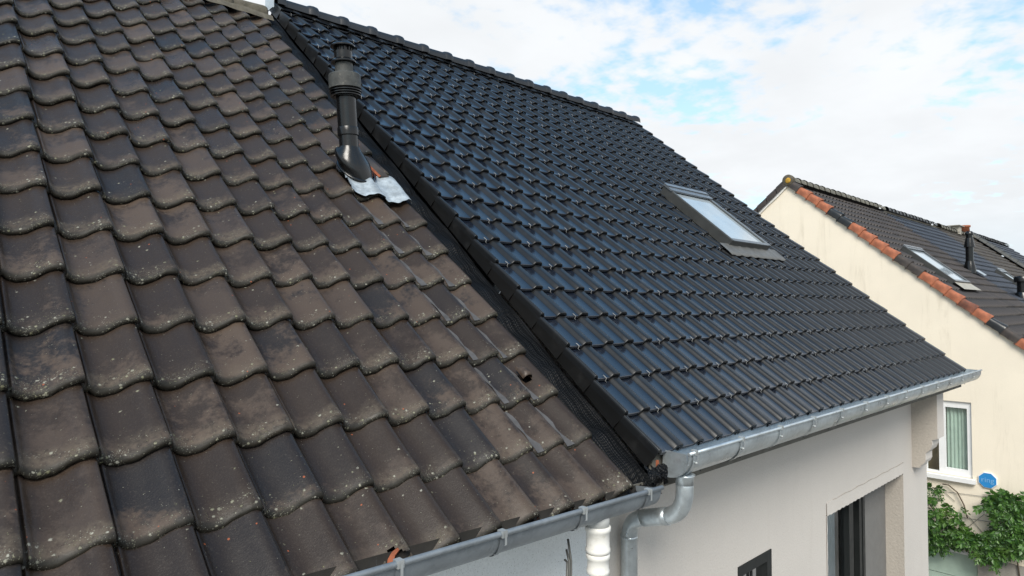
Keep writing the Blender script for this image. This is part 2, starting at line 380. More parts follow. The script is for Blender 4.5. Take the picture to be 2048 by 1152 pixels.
M['ridge_far'] = plain('lichen ridge tile', (0.16, 0.15, 0.12), 0.9, var=0.35, scale=10, dirt=(0.32, 0.31, 0.26, 0.7))
M['orange_lichen'] = plain('orange lichen', (0.42, 0.24, 0.03), 0.9, var=0.4, scale=40)
M['terracotta'] = plain('terracotta verge tile', (0.315, 0.105, 0.052), 0.8, var=0.4, scale=7, bump=0.3, bscale=40, dirt=(0.16, 0.06, 0.035, 0.6))
M['dark_verge'] = plain('dark brown verge tile', (0.042, 0.034, 0.030), 0.7, var=0.4, scale=6, dirt=(0.11, 0.07, 0.05, 0.5))
M['mixed_verge'] = plain('sooty terracotta', (0.17, 0.06, 0.035), 0.8, var=0.6, scale=5, dirt=(0.03, 0.022, 0.02, 0.9))
M['black_verge'] = plain('black verge tile far', (0.016, 0.017, 0.018), 0.35, var=0.3, scale=6)
M['far_nose'] = plain('mossy tile nose', (0.030, 0.028, 0.020), 0.9, var=0.5, scale=9, dirt=(0.12, 0.11, 0.07, 0.7))
M['far_brown'] = mat_far_tile('far brown tiles', (0.030, 0.025, 0.023), (0.058, 0.046, 0.040), 0.6, 0.5)
M['far_blue'] = mat_far_tile('far blue black tiles', (0.022, 0.026, 0.036), (0.034, 0.038, 0.048), 0.33, 0.12)
M['far_moss'] = mat_far_tile('far mossy tiles', (0.044, 0.038, 0.035), (0.075, 0.064, 0.052), 0.7, 0.75)
M['garage'] = plain('grey green garage door', (0.36, 0.46, 0.39), 0.5, var=0.08)
M['brick'] = plain('red brick', (0.205, 0.068, 0.045), 0.9, var=0.4, scale=4, bump=0.4, bscale=50)
M['mortar'] = plain('grey mortar', (0.30, 0.28, 0.25), 0.95, bump=0.4)
M['sign_blue'] = plain('blue sign face', (0.022, 0.235, 0.56), 0.4, var=0.03)
M['leaf'] = mat_leaf('wisteria leaf')
M['stem'] = plain('brown stem', (0.10, 0.075, 0.05), 0.85)
M['wire'] = plain('grey wire', (0.16, 0.16, 0.15), 0.5, 0.5)
M['ground'] = plain('concrete paving', (0.20, 0.19, 0.175), 0.9, var=0.2, scale=0.8, bump=0.2, bscale=30)
M['road'] = plain('asphalt', (0.05, 0.05, 0.05), 0.9, var=0.15, scale=2)
M['chimney'] = plain('pale chimney render', (0.42, 0.39, 0.33), 0.9)

# ------------------------------------------------------------------ ground
gb = MB(); gb.quad([(-1500, -1500, GROUND), (1500, -1500, GROUND), (1500, 1500, GROUND), (-1500, 1500, GROUND)])
g = gb.build('ground', M['ground']); g['kind'] = 'structure'
rb = MB(); rb.quad([(-200, -14, GROUND + .004), (200, -14, GROUND + .004), (200, -7, GROUND + .004), (-200, -7, GROUND + .004)])
g = rb.build('road', M['road']); g['kind'] = 'structure'

# ------------------------------------------------------------------ walls with openings
def wall_cells(mb, axis, d, us, vs, holes, depth, mi=0, reveal_mi=0):
    """rectangular wall in plane axis=d (axis 'x' or 'y'), cut into cells round the holes (u0,u1,v0,v1), reveals going 'depth' inwards"""
    U = sorted(set(list(us) + [h[0] for h in holes] + [h[1] for h in holes])); V = sorted(set(list(vs) + [h[2] for h in holes] + [h[3] for h in holes]))
    P = (lambda u, v, w=0.0: (d + w, u, v)) if axis == 'x' else (lambda u, v, w=0.0: (u, d + w, v))
    for i in range(len(U) - 1):
        for j in range(len(V) - 1):
            uc, vc = (U[i] + U[i + 1]) / 2, (V[j] + V[j + 1]) / 2
            if any(h[0] < uc < h[1] and h[2] < vc < h[3] for h in holes): continue
            mb.quad([P(U[i], V[j]), P(U[i + 1], V[j]), P(U[i + 1], V[j + 1]), P(U[i], V[j + 1])], mi)
    for u0, u1, v0, v1 in holes:
        mb.quad([P(u0, v0), P(u0, v1), P(u0, v1, depth), P(u0, v0, depth)], reveal_mi); mb.quad([P(u1, v0), P(u1, v1), P(u1, v1, depth), P(u1, v0, depth)], reveal_mi)
        mb.quad([P(u0, v1), P(u1, v1), P(u1, v1, depth), P(u0, v1, depth)], reveal_mi); mb.quad([P(u0, v0), P(u1, v0), P(u1, v0, depth), P(u0, v0, depth)], reveal_mi)

NG, NW, NX1 = 0.306, 0.2373, 0.033      # new roof: gauge, cover width, right edge of the verge rib
OG, OW = 0.362, 0.2415                  # old roof

# ================================================================== OLD HOUSE
old = thing('row_house', 'row house on the left under a weathered brown pantile roof with grey gutter', 'house', (-3.0, 3.0, GROUND))
wb = MB(); wall_cells(wb, 'y', 0.43, [-7.0, -0.012], [GROUND, -0.30], [], 0.2)
wb.quad([(-7, 0.43, GROUND), (-7, 10.3, GROUND), (-7, 10.3, -0.3), (-7, 5.35, 4.2), (-7, 0.43, 0.12), (-7, 0.43, -0.3)])
wb.quad([(-7, 10.3, GROUND), (-0.012, 10.3, GROUND), (-0.012, 10.3, -0.3), (-7, 10.3, -0.3)])
wb.build('wall', M['old_render'], old)

def old_x(i, j): return -0.25 + (i - 8) * OW + 0.0050 * (j - 2)
def old_s(j): return -0.10 + OG * j
ON = -0.12
def prof_old(u):
    """height of the pantile surface over its right edge, u across the tile"""
    pts = [(-0.10, -0.0235), (0.0, -0.0235), (0.022, -0.0220), (0.035, -0.0170), (0.055, -0.0175), (0.10, -0.0265), (0.19, -0.0340), (0.30, -0.0345), (0.42, -0.0300), (0.54, -0.0205), (0.65, -0.0085), (0.74, 0.0020), (0.82, 0.0078), (0.88, 0.0090), (0.94, 0.0065), (0.965, 0.0035), (1.0, 0.0)]
    if u <= pts[0][0]: return pts[0][1]
    for k in range(len(pts) - 1):
        if pts[k][0] <= u <= pts[k + 1][0]:
            a = (u - pts[k][0]) / (pts[k + 1][0] - pts[k][0]); return pts[k][1] * (1 - a) + pts[k + 1][1] * a
    return pts[-1][1]
_po = prof_old
def prof_old(u): return _po(u) * 1.60
US = [-0.09, 0.0, 0.022, 0.035, 0.055, 0.10, 0.15, 0.24, 0.34, 0.44, 0.53, 0.61, 0.68, 0.74, 0.80, 0.86, 0.92, 0.95, 0.968]
def old_tile_mesh(seed, broken=None, vent=False):
    r = random.Random(seed); mb = MB(); w = OW; L = OG + 0.05; tilt = 0.037
    YS = [(0.022, -0.037), (0.004, -0.033), (0.0, -0.022), (0.003, -0.010), (0.011, -0.003), (0.024, 0.0), (0.06, 0.0), (0.13, 0.0), (0.22, 0.0), (0.31, 0.0), (OG + 0.05, 0.0)]
    a1, a2, a3 = r.uniform(0, 9), r.uniform(0, 9), r.uniform(-.0025, .0025); rows = []
    for yy, dz in YS:
        row = []
        for u in US:
            f = max(0.0, 1 - yy / 0.05)
            wob = 0.0030 * math.sin(u * 9 + a1) + 0.0018 * math.sin(u * 21 + a2) + r.uniform(-.0016, .0016)
            z = prof_old(u) * (1.0 + 0.10 * f) + dz - tilt * (yy - 0.0) / OG + tilt + a3 * (u - 0.5)
            z -= 0.004 * max(0.0, 1 - yy / 0.10) * math.exp(-((u - 0.80) / 0.12) ** 2)     # the roll sinks a little at its nose
            row.append((u * w - w, yy + wob * f + (0.006 * (1 - abs(u - 0.4) / 0.6) * -f), z - tilt))
        rows.append(row)
    if broken:
        for k in range(len(rows)):
            pass
    mb.grid(rows, 0, True)
    # right flank: the exposed clay edge
    fl = [[rows[k][-1], (rows[k][-1][0] + 0.0008, rows[k][-1][1], rows[k][-1][2] - 0.030)] for k in range(2, len(rows))]
    mb.grid(fl, 1, False)
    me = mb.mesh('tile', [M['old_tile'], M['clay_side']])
    return me
OLD_MESH = [old_tile_mesh(s) for s in range(6)]
def cut_mesh(me, test, name):
    bm = bmesh.new(); bm.from_mesh(me); bmesh.ops.subdivide_edges(bm, edges=[e for e in bm.edges if any(test(v.co, 0.03) for v in e.verts)], cuts=2, use_grid_fill=True)
    bmesh.ops.delete(bm, geom=[f for f in bm.faces if test(f.calc_center_median(), 0.0)], context='FACES')
    m2 = bpy.data.meshes.new(name); bm.to_mesh(m2); bm.free()
    for m in me.materials: m2.materials.append(m)
    return m2
ORIG_OLD = roofpt(0, 0, 0)
oroof_b = MB()
oroof_b.quad([(-7.2, -0.02, 0), (-0.16, -0.02, 0), (-0.05, 6.92, 0), (-7.2, 6.92, 0)])
oroof = oroof_b.build('roof', M['deck'], old, world=False, loc=roofpt(0, 0, ON - 0.105) - old.location, rot=(PITCH, 0, 0))
ZO = 0.105                                # tile-junction height over the deck object
br = MB(); br.quad([(-7.2, 5.36, 4.26), (-0.05, 5.36, 4.26), (-0.05, 10.6, -0.25), (-7.2, 10.6, -0.25)]); br.build('rear_roof', M['far_brown'], old)

def in_frame(p, mx=60, my=60):
    q = to_px(p)
    return q is not None and -mx < q[0] < 2048 + mx and -my < q[1] < 1152 + my
rest = []
NROW_OLD = 19
BROKEN = {(2, 0)}
for j in range(NROW_OLD):
    for i in range(8, -22, -1):
        x, s = old_x(i, j), old_s(j)
        if x < -6.9: break
        c = roofpt(x - OW / 2, s + OG / 2, ON)
        vis = any(in_frame(roofpt(x + dx, s + dy, ON), 0, 0) for dx in (-OW, -OW / 2, 0) for dy in (0, OG / 2, OG))
        k = rnd.randrange(6)
        loc = (x + rnd.uniform(-.004, .004), s + rnd.uniform(-.006, .006), ZO + rnd.uniform(-.002, .002) + (0.013 if j == 0 else 0.0))
        rot = (rnd.uniform(-.006, .006), rnd.uniform(-.008, .008), rnd.uniform(-.010, .010))
        if 8 <= j <= 9 and i in (6, 7): pass
        if not vis: rest.append((k, loc, rot)); continue
        me = OLD_MESH[k]
        if (i, j) in BROKEN:
            def bt(co, m): return co.x > -0.105 - m and co.y < 0.042 + m + 0.025 * math.sin(co.x * 60) and co.x - co.y > -0.14 - m
            me = cut_mesh(me, bt, 'broken tile')
        if (i, j) == (8, 2):
            def vt(co, m): return ((co.x + 0.118) / 0.030) ** 2 + ((co.y - 0.185) / 0.030) ** 2 < (1 + m * 14) ** 2 and co.y > 0.06
            me = cut_mesh(me, vt, 'vent tile')
        o = put('tile', me, oroof, loc=loc, rot=rot)
        if (i, j) in BROKEN: o['label'] = 'pantile with its lower corner broken off'
        if (i, j) == (8, 2): o['label'] = 'vent pantile with a round hole'
def join_tiles(meshes, items, name, mats, parent):
    V, F, MI = [], [], []
    data = [([v.co.copy() for v in m.vertices], [tuple(p.vertices) for p in m.polygons], [p.material_index for p in m.polygons]) for m in meshes]
    from mathutils import Euler
    for k, loc, rot in items:
        T = Matrix.Translation(loc) @ Euler(rot).to_matrix().to_4x4(); b = len(V)
        V += [T @ c for c in data[k][0]]; F += [tuple(b + q for q in f) for f in data[k][1]]; MI += data[k][2]
    me = bpy.data.meshes.new(name); me.from_pydata(V, [], F)
    for m in mats: me.materials.append(m)
    me.polygons.foreach_set('material_index', MI); me.polygons.foreach_set('use_smooth', [True] * len(F)); me.update()
    o = put(name, me, parent, loc=(0, 0, 0)); o['kind'] = 'stuff'; return o

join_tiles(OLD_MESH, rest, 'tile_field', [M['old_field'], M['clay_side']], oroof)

# broken corner in red clay, at the eave (tile i=2, j=0)
x, s = old_x(2, 0), old_s(0)
cb = MB(); rr = random.Random(3)
top = [(-0.108, 0.006), (-0.098, 0.030), (-0.080, 0.047), (-0.058, 0.052), (-0.040, 0.050), (-0.052, 0.040), (-0.072, 0.030), (-0.084, 0.010), (-0.090, -0.004)]
pr = [(x + a, s + b_, ZO + prof_old(1 + a / OW) + 0.004) for a, b_ in top]
cb.cap(pr); cb.grid([pr, [(p[0] + .002, p[1] - 0.003, p[2] - 0.03) for p in pr]], 0, False)
cb.build('broken_edge', M['clay'], oroof, world=False, loc=(0, 0, 0))

# vent hood over the round hole of the vent tile (i=8, j=2)
x, s = old_x(8, 2), old_s(2)
hb = MB(); rows = []
for a in range(9):
    th = math.pi * a / 8; rows.append([(x - 0.118 - 0.036 * math.cos(th), s + 0.185 + q, ZO - 0.028 + h * math.sin(th) - 0.014) for q, h in ((-0.012, 0.034), (-0.006, 0.042), (0.02, 0.045), (0.05, 0.038), (0.085, 0.016))])
hb.grid(rows, 0, True); hb.build('vent_hood', M['old_tile'], oroof, world=False, loc=(0, 0, 0))
hb = MB(); hb.quad([(x - 0.16, s + 0.14, ZO - 0.07), (x - 0.075, s + 0.14, ZO - 0.07), (x - 0.075, s + 0.23, ZO - 0.07), (x - 0.16, s + 0.23, ZO - 0.07)])
hb.build('vent_hole_shade', M['black_pvc'], oroof, world=False, loc=(0, 0, 0))  # black sheet added under the hole to paint the darkness inside

# grey sealant run down the troughs of the last two columns
for j in range(0, 9):
    for i in (7, 8):
        if j == 8 and i == 7: continue
        x, s = old_x(i, j), old_s(j); sb = MB(); rows = []
        w0 = rnd.uniform(.75, 1.2)
        for q in range(8):
            yy = 0.012 + (OG - 0.035) * q / 7; uc = 0.345 - 0.06 * q / 7 + rnd.uniform(-.012, .012); hw = 0.075 * w0 * (0.75 + 0.5 * math.sin(q * 1.3 + i)) * (1 - 0.04 * q)
            rows.append([(x - OW + u * OW, s + yy, ZO + prof_old(u) * (1.0 + 0.1 * max(0.0, 1 - yy / 0.05)) + 0.0045 - 0.036 * yy / OG) for u in (uc - hw, uc, uc + hw)])
        sb.grid(rows, 0, True); sb.build('sealant_strip', M['sealant'], oroof, world=False, loc=(0, 0, 0))

# old ridge: mossy half-round tiles
for k in range(14):
    x1 = -0.12 - k * 0.40; rb_ = MB(); rows = []
    for xx, r in ((x1 - 0.42, 0.115), (x1 - 0.2, 0.122), (x1 - 0.03, 0.132), (x1, 0.128), (x1, 0.105)):
        rows.append([(xx, 5.38 - r * 1.15 * math.cos(math.pi * a / 10), 4.235 + r * 1.05 * math.sin(math.pi * a / 10) - (0.02 if a in (0, 10) else 0)) for a in range(11)])
    rb_.grid(rows, 0, True); rb_.build('ridge_tile', M['moss_tile'], old)
mb = MB(); rows = []
for k in range(40):
    xx = -0.10 - k * 0.14; rows.append([(xx, 5.22 + 0.012 * math.sin(k * 2.1), 4.225), (xx, 5.17 + 0.015 * math.sin(k * 1.7), 4.20 + 0.01 * math.sin(k)), (xx, 5.12 + 0.014 * math.sin(k * 2.9), 4.125)])
mb.grid(rows, 0, True); mb.build('ridge_mortar', M['moss_tile'], old)

# old gutter
def zoff_old(x): return -0.100 - (x + 2.05) * 0.0267
def half_round(y0, z0, r, depth, back, n=10):
    """(y,z) profile from bead, round the belly, up the back"""
    return [(y0, z0)] + [(y0 + r - r * math.cos(math.pi * k / n * 0.5), z0 - depth * math.sin(math.pi * k / n * 0.5)) for k in range(1, n + 1)] + [(back, z0 - depth + 0.002), (back + 0.008, z0 - 0.02)]
og = MB(); XS = [-6.9 + 0.1 * k for k in range(68)] + [-0.185]
og.profile_x(half_round(-0.128, 0.0, 0.075, 0.105, 0.035), XS, 0, True, zoff_old)
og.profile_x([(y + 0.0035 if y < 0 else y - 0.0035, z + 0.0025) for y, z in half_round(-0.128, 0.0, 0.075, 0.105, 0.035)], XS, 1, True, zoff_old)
ogut = og.build('gutter', [M['old_zinc'], M['silt_shade']], old)
bd = MB(); bd.tube([(x, -0.134, zoff_old(x) + 0.004) for x in (-6.9, -5, -3.5, -2, -1, -0.185)], 0.0125, 10); bd.build('bead', M['old_zinc'], ogut)
ec = MB(); ec.cap([(-0.187, y, z + zoff_old(-0.187)) for y, z in half_round(-0.128, 0.0, 0.075, 0.105, 0.035)]); ec.build('end_cap', M['old_zinc'], ogut)
def bracket(mb, x, y0, zt, depth, r, back, wd=0.028):
    mb.box((x - wd / 2, y0 - 0.015, zt - 0.010), (x + wd / 2, y0 + 0.018, zt + 0.0185))
    mb.profile_x([(y0 - 0.019, zt + 0.01), (y0 - 0.019, zt - 0.04), (y0 - 0.010, zt - 0.042)], [x - wd * 0.20, x + wd * 0.24], 0, False)
for x in (-0.314, -0.84, -1.356, -1.868, -2.38, -2.9, -3.4, -3.9, -4.4, -4.9):
    kb = MB(); bracket(kb, x, -0.134, zoff_old(x), 0.1, 0.1, 0.03); kb.build('bracket', M['galv'], ogut)
    sb = MB(); sb.profile_x([(y - 0.004, z + zoff_old(x) - 0.003) for y, z in half_round(-0.128, 0.0, 0.075, 0.105, 0.035)][1:], [x - .012, x + .012], 0, True); sb.build('strap', M['old_zinc'], ogut)
fb = MB(); fb.box((-6.95, 0.05, -0.25), (-0.10, 0.075, -0.17)); fb.box((-6.95, 0.08, -0.25), (-0.10, 0.428, -0.235)); fb.build('fascia', M['fascia'], old)

# white downpipe under the old gutter
wp = thing('downpipe', 'white plastic downpipe with stepped couplings below the old grey gutter', 'drainpipe', (-0.61, -0.035, GROUND))
px, py = -0.612, -0.035; z0 = zoff_old(px) - 0.10
pb = MB(); pb.lathe((px, py, GROUND), (0, 0, 1), [(0.043, 0), (0.043, z0 - 0.05 - GROUND)], 24); pb.build('pipe', M['white_pipe'], wp)
pb = MB(); pb.lathe((px, py, 0), (0, 0, 1), [(0.058, z0 - 0.045), (0.060, z0 + 0.012)], 24); pb.build('outlet', M['grey_pipe'], wp)
def coupling(zt, hgt, r):
    c = MB(); c.lathe((px, py, 0), (0, 0, 1), [(r * .86, zt - hgt), (r, zt - hgt + .006), (r, zt - hgt + .022), (r * .93, zt - hgt + .028), (r * .93, zt - .030), (r * 1.04, zt - .024), (r * 1.04, zt - .004), (r * .97, zt)], 28); c.build('coupling', M['white_pipe'], wp)
coupling(z0 - 0.035, 0.135, 0.063); coupling(z0 - 0.172, 0.105, 0.058); coupling(z0 - 0.60, 0.11, 0.056)
cabl = MB()
for k in range(3):
    cabl.tube([(px - 0.075 - .012 * k, 0.10, z0 - 0.12 - .05 * k), (px - 0.085 - .014 * k, 0.07, z0 - 0.22), (px - 0.11 - .016 * k, 0.05, z0 - 0.34), (px - 0.10, 0.06, z0 - 0.7), (px - 0.09 - .01 * k, 0.2, z0 - 1.6), (px - 0.09, 0.42, z0 - 2.2)], 0.006, 8)
co = cabl.build('cable', M['wire']); co['label'] = 'grey cables hanging in front of the white wall beside the white downpipe'; co['category'] = 'cable'

# ================================================================== NEW HOUSE
new = thing('row_house', 'middle row house with glossy black tile roof, new zinc gutter and grey beige render', 'house', (3.5, 3.0, GROUND))
WY = 0.45
wb = MB(); HOLE = (3.56, 6.005, -3.9, -1.245); HOLE2 = (1.75, 2.345, -2.5, -1.264)
wall_cells(wb, 'y', WY, [0.0, 7.03], [GROUND, -0.236], [HOLE, HOLE2], 0.23, 0, 1)
wb.quad([(7.03, WY, GROUND), (7.03, 10.2, GROUND), (7.03, 10.2, 0.2), (7.03, 5.35, 4.32), (7.03, WY, 0.25)], 0)
wb.quad([(0.0, 10.2, GROUND), (7.03, 10.2, GROUND), (7.03, 10.2, 0.2), (0.0, 10.2, 0.2)], 0)
wb.build('wall', [M['render'], M['render_rough_shade']], new)
# lintel band with ragged lower edge, a hair proud of the wall
lb = MB(); xs = [3.56 + k * (6.005 - 3.56) / 44 for k in range(45)]
rows = [[(x, WY - 0.006, -1.128 + 0.004 * math.sin(k * .9)) for k, x in enumerate(xs)], [(x, WY - 0.010, -1.255 + (0.005 if k % 2 else -0.003) + rnd.uniform(-.002, .002)) for k, x in enumerate(xs)]]
lb.grid(rows, 0, False); lb.grid([[(p[0], WY + 0.0, p[2]) for p in rows[0]], rows[0]], 0, False); lb.grid([rows[1], [(p[0], WY + 0.10, p[2] + .002) for p in rows[1]]], 0, False)
lb.build('lintel', M['render'], new)
ck = MB(); ck.tube([(x, WY - 0.004, -1.124 + 0.005 * math.sin(k * .9) + rnd.uniform(-.003, .003)) for k, x in enumerate(xs) if k > 2], [0.0018 + 0.0022 * (k / 45) for k in range(len(xs)) if k > 2], 4); ck.build('crack', M['render_rough_shade'], new)
jb = MB(); zs = [-1.26 - k * 0.045 for k in range(58)]
jb.grid([[(3.553, WY - 0.007, z) for z in zs], [(3.566 + rnd.uniform(-.006, .010), WY - 0.008, z) for z in zs], [(3.57, WY + 0.08, z) for z in zs]], 0, False); jb.build('jamb_edge', M['render'], new)
# corbel
cb = MB(); prof = [(WY, -0.236), (0.16, -0.236), (0.16, -0.842), (0.222, -0.862), (0.222, -0.93), (0.245, -0.99), (0.285, -1.03), (0.296, -1.048), (0.296, -1.13), (0.315, -1.175), (0.352, -1.205), (0.36, -1.235), (WY, -1.24)]
l_ = [(6.38, y, z) for y, z in prof]; r_ = [(6.68, y, z) for y, z in prof]
cb.cap(l_, 1); cb.cap(r_, 1, True); cb.grid([l_, r_], 0, False)
cb.build('corbel', [M['render'], M['render_rough_shade']], new)
# fascia and soffit
fb = MB(); fb.box((0.02, 0.07, -0.242), (7.2, 0.095, -0.02)); fb.build('fascia', M['fascia'], new)
fb = MB(); fb.box((0.02, 0.098, -0.2355), (7.2, WY - 0.002, -0.222)); fb.build('soffit', M['fascia'], new)
sb = MB()
for k in range(27): sb.lathe((0.55 + k * 0.262, 0.0705, -0.215 + (0.02 if k % 2 else 0)), (0, -1, 0), [(0.008, 0), (0.007, 0.004)], 8)
sb.build('screw', M['screw'], new, kind='stuff')

# big window in the facade
win = MB(); YW = WY + 0.22
def frame_rect(mb, x0, x1, z0, z1, t, y0, y1):
    mb.box((x0, y0, z0), (x0 + t, y1, z1)); mb.box((x1 - t, y0, z0), (x1, y1, z1)); mb.box((x0 + t, y0 + .001, z1 - t), (x1 - t, y1, z1)); mb.box((x0 + t, y0 + .001, z0), (x1 - t, y1, z0 + t))
frame_rect(win, 3.565, 5.20, -3.89, -1.25, 0.07, YW - 0.035, YW + 0.05)
win.box((4.655, YW - 0.05, -3.82), (4.74, YW + 0.045, -1.32)); win.box((4.765, YW - 0.03, -3.82), (4.84, YW + 0.045, -1.32)); win.box((4.985, YW - 0.045, -3.82), (5.06, YW + 0.045, -1.32))
wino = win.build('window', M['black_frame'], new)
pb = MB(); pb.quad([(3.63, YW + 0.01, -3.82), (4.66, YW + 0.01, -3.82), (4.66, YW + 0.01, -1.32), (3.63, YW + 0.01, -1.32)]); pb.quad([(4.84, YW + 0.012, -3.82), (5.14, YW + 0.012, -3.82), (5.14, YW + 0.012, -1.32), (4.84, YW + 0.012, -1.32)]); pb.build('pane', M['glass'], wino)
pb = MB(); pb.quad([(5.20, YW - 0.012, -3.89), (6.003, YW - 0.012, -3.89), (6.003, YW - 0.012, -1.25), (5.20, YW - 0.012, -1.25)]); pb.box((5.20, YW - 0.02, -3.0), (5.202, YW + 0.02, -1.25)); pb.build('screen_blind', M['blind'], wino)
pb = MB(); rows = [[(4.18 + .40 * k / 26 - 0.10 * (1 - h) * 0 , YW + 0.10 + 0.02 * math.sin(k * 1.4), z) for k in range(27)] for z, h in ((-1.3, 1), (-3.85, 0))]; pb.grid(rows, 0, True); pb.build('curtain', M['curtain_w'], wino)
pb = MB(); pb.quad([(3.4, YW + 1.2, -4), (6.4, YW + 1.2, -4), (6.4, YW + 1.2, -1), (3.4, YW + 1.2, -1)]); pb.quad([(6.4, YW + .03, -4), (6.4, YW + 1.2, -4), (6.4, YW + 1.2, -1), (6.4, YW + .03, -1)]); pb.quad([(3.4, YW + .03, -3.95), (3.4, YW + 1.2, -3.95), (6.4, YW + 1.2, -3.95), (6.4, YW + .03, -3.95)]); pb.build('room', M['dark_room'], wino)
# small black window
sw = MB(); frame_rect(sw, 1.752, 2.343, -2.49, -1.266, 0.085, WY - 0.006, WY + 0.08); sw.box((2.03, WY + .02, -2.41), (2.045, WY + .04, -1.35))
swo = sw.build('window', M['black_frame'], new)
pb = MB(); pb.quad([(1.83, WY + .045, -2.42), (2.26, WY + .045, -2.42), (2.26, WY + .045, -1.34), (1.83, WY + .045, -1.34)]); pb.build('pane', M['glass'], swo)
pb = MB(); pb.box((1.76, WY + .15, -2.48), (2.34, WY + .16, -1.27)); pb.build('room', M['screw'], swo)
pb = MB(); pb.tube([(2.10, WY + .06, -2.4), (2.10, WY + .06, -1.36)], 0.008, 8); pb.build('handle_bar', M['galv'], swo)

# roof of the new house
nb = MB(); nb.quad([(0.004, 0.10, 0), (7.2, 0.10, 0), (7.2, 6.96, 0), (0.004, 6.96, 0)])
NZ = 0.080
nroof = nb.build('roof', M['deck'], new, world=False, loc=roofpt(0, 0, -NZ) - new.location, rot=(PITCH, 0, 0))
br = MB(); br.quad([(0.0, 5.36, 4.42), (7.2, 5.36, 4.42), (7.2, 10.6, 0.05), (0.0, 10.6, 0.05)]); br.build('rear_roof', M['new_tile'], new)

RIBW = 0.088
NP = [(-0.14, -0.036), (0.0, -0.034), (0.06, -0.0315), (0.14, -0.031), (0.30, -0.0322), (0.46, -0.0310), (0.555, -0.0285), (0.600, -0.024), (0.640, -0.012), (0.670, -0.0045), (0.705, -0.0008), (0.755, -0.0016), (0.80, 0.0), (0.85, -0.0016), (0.90, -0.0008), (0.945, -0.004), (0.978, -0.0125), (0.992, -0.024), (1.0, -0.034)]
def new_tile_mesh(kind, seed=0):
    """kind: 'mid', 'left' (verge plate at x=-NW-NX1...), 'right'"""
    mb = MB(); w = NW; L = NG + 0.045; tilt = 0.031
    YS = [(0.020, -0.024), (0.002, -0.022), (0.0, -0.016), (0.0008, -0.004), (0.0035, -0.0008), (0.010, 0.0), (0.06, 0.0), (0.20, 0.0), (NG - 0.012, 0.0), (L, 0.0)]
    prof = NP if kind != 'right' else NP[:-4] + [(0.97, 0.0), (1.05, -0.0012), (1.13, -0.0012), (1.20, -0.004), (1.26, -0.0125), (1.30, -0.028), (1.305, -0.075)]
    if kind == 'left':
        prof = [(-0.1385, -0.052), (-0.139, -0.036), (-0.137, -0.018), (-0.128, -0.0065), (-0.112, -0.0012), (-0.085, 0.0), (-0.045, -0.001), (-0.012, -0.005), (0.012, -0.014), (0.030, -0.026), (0.05, -0.0305)] + NP[3:]
    def nose(yy, u, z):
        f = max(0.0, 1 - yy / 0.035); hi = max(0.0, (z + 0.034) / 0.034)
        return -0.0022 * f * f * hi                       # ribs round over at the nose
    rows = []
    for yy, dz in YS:
        head = 0.0
        rows.append([(u * w - w, yy + (0.004 * max(0.0, (z + 0.034) / 0.034) * max(0, 1 - yy / 0.02)), z + dz + nose(yy, u, z) - tilt * yy / NG) for u, z in prof])
    mb.grid(rows, 0, True)
    nc = len(prof) - 1
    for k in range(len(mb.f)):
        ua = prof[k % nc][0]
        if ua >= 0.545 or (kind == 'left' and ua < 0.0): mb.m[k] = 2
    if kind == 'left':
        xl = -0.139 * w - w
        pl = [[(xl, yy + 0.001, z_) for yy, dz in YS[2:] for z_ in (0,)] for _ in (0,)]
        tops = [rows[k][0] for k in range(1, len(rows))]
        fl = [[t, (t[0] - 0.011 * max(0, 1 - t[1] / NG), t[1] + 0.002, t[2] * 0.35 - 0.092 - tilt * max(0, t[1]) / NG * 0.6), (t[0] - 0.014 * max(0, 1 - t[1] / NG), t[1] + 0.002, -0.142 - tilt * 0.3 * max(0, t[1]) / NG)] for t in tops]
        mb.grid(fl, 1, False)
        mb.quad([fl[0][0], fl[0][1], (fl[0][1][0] + .014, fl[0][1][1], fl[0][1][2]), (fl[0][0][0] + .014, fl[0][0][1], fl[0][0][2])], 1)
        mb.quad([fl[0][1], fl[0][2], (fl[0][2][0] + .014, fl[0][2][1], fl[0][2][2]), (fl[0][1][0] + .014, fl[0][1][1], fl[0][1][2])], 1)
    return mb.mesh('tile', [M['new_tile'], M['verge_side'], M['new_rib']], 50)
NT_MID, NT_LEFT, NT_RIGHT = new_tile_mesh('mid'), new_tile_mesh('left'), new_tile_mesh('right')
SKY = (4.41, 5.47, 2.50, 3.79)            # roof window: x0,x1,s0,s1
items = []
for j in range(23):
    for i in range(1, 31):
        x = NX1 + i * NW; s = j * NG
        if s + NG > 2.50 and s < 3.55 and SKY[0] - 0.02 < x - NW * .5 < SKY[1] + 0.02: continue
        ps = [to_px(roofpt(x + a, s + b_, -.02)) for a, b_ in ((-NW, 0), (0, 0), (0, NG), (-NW, NG))]
        area = abs(sum(ps[k][0] * ps[(k + 1) % 4][1] - ps[(k + 1) % 4][0] * ps[k][1] for k in range(4))) / 2
        kind = 'left' if i == 1 else 'right' if i == 30 else 'mid'
        loc = (x + rnd.uniform(-.0012, .0012), s + rnd.uniform(-.0025, .0025), NZ + rnd.uniform(-.0012, .0012)); rot = (rnd.uniform(-.006, .006), rnd.uniform(-.009, .009), rnd.uniform(-.005, .005))
        if kind == 'left': rot = (0, 0, rot[2] * .5)
        items.append((area, kind, loc, rot))
items.sort(key=lambda q: -q[0])
mids = [q for q in items if q[1] == 'mid']
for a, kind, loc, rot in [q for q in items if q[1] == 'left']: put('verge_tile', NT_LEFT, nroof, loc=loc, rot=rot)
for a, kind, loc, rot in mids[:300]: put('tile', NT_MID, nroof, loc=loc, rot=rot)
join_tiles([NT_MID, NT_RIGHT], [(0 if k == 'mid' else 1, l, r) for a, k, l, r in mids[300:] + [q for q in items if q[1] == 'right']], 'tile_field', [M['new_tile'], M['verge_side'], M['new_rib']], nroof)
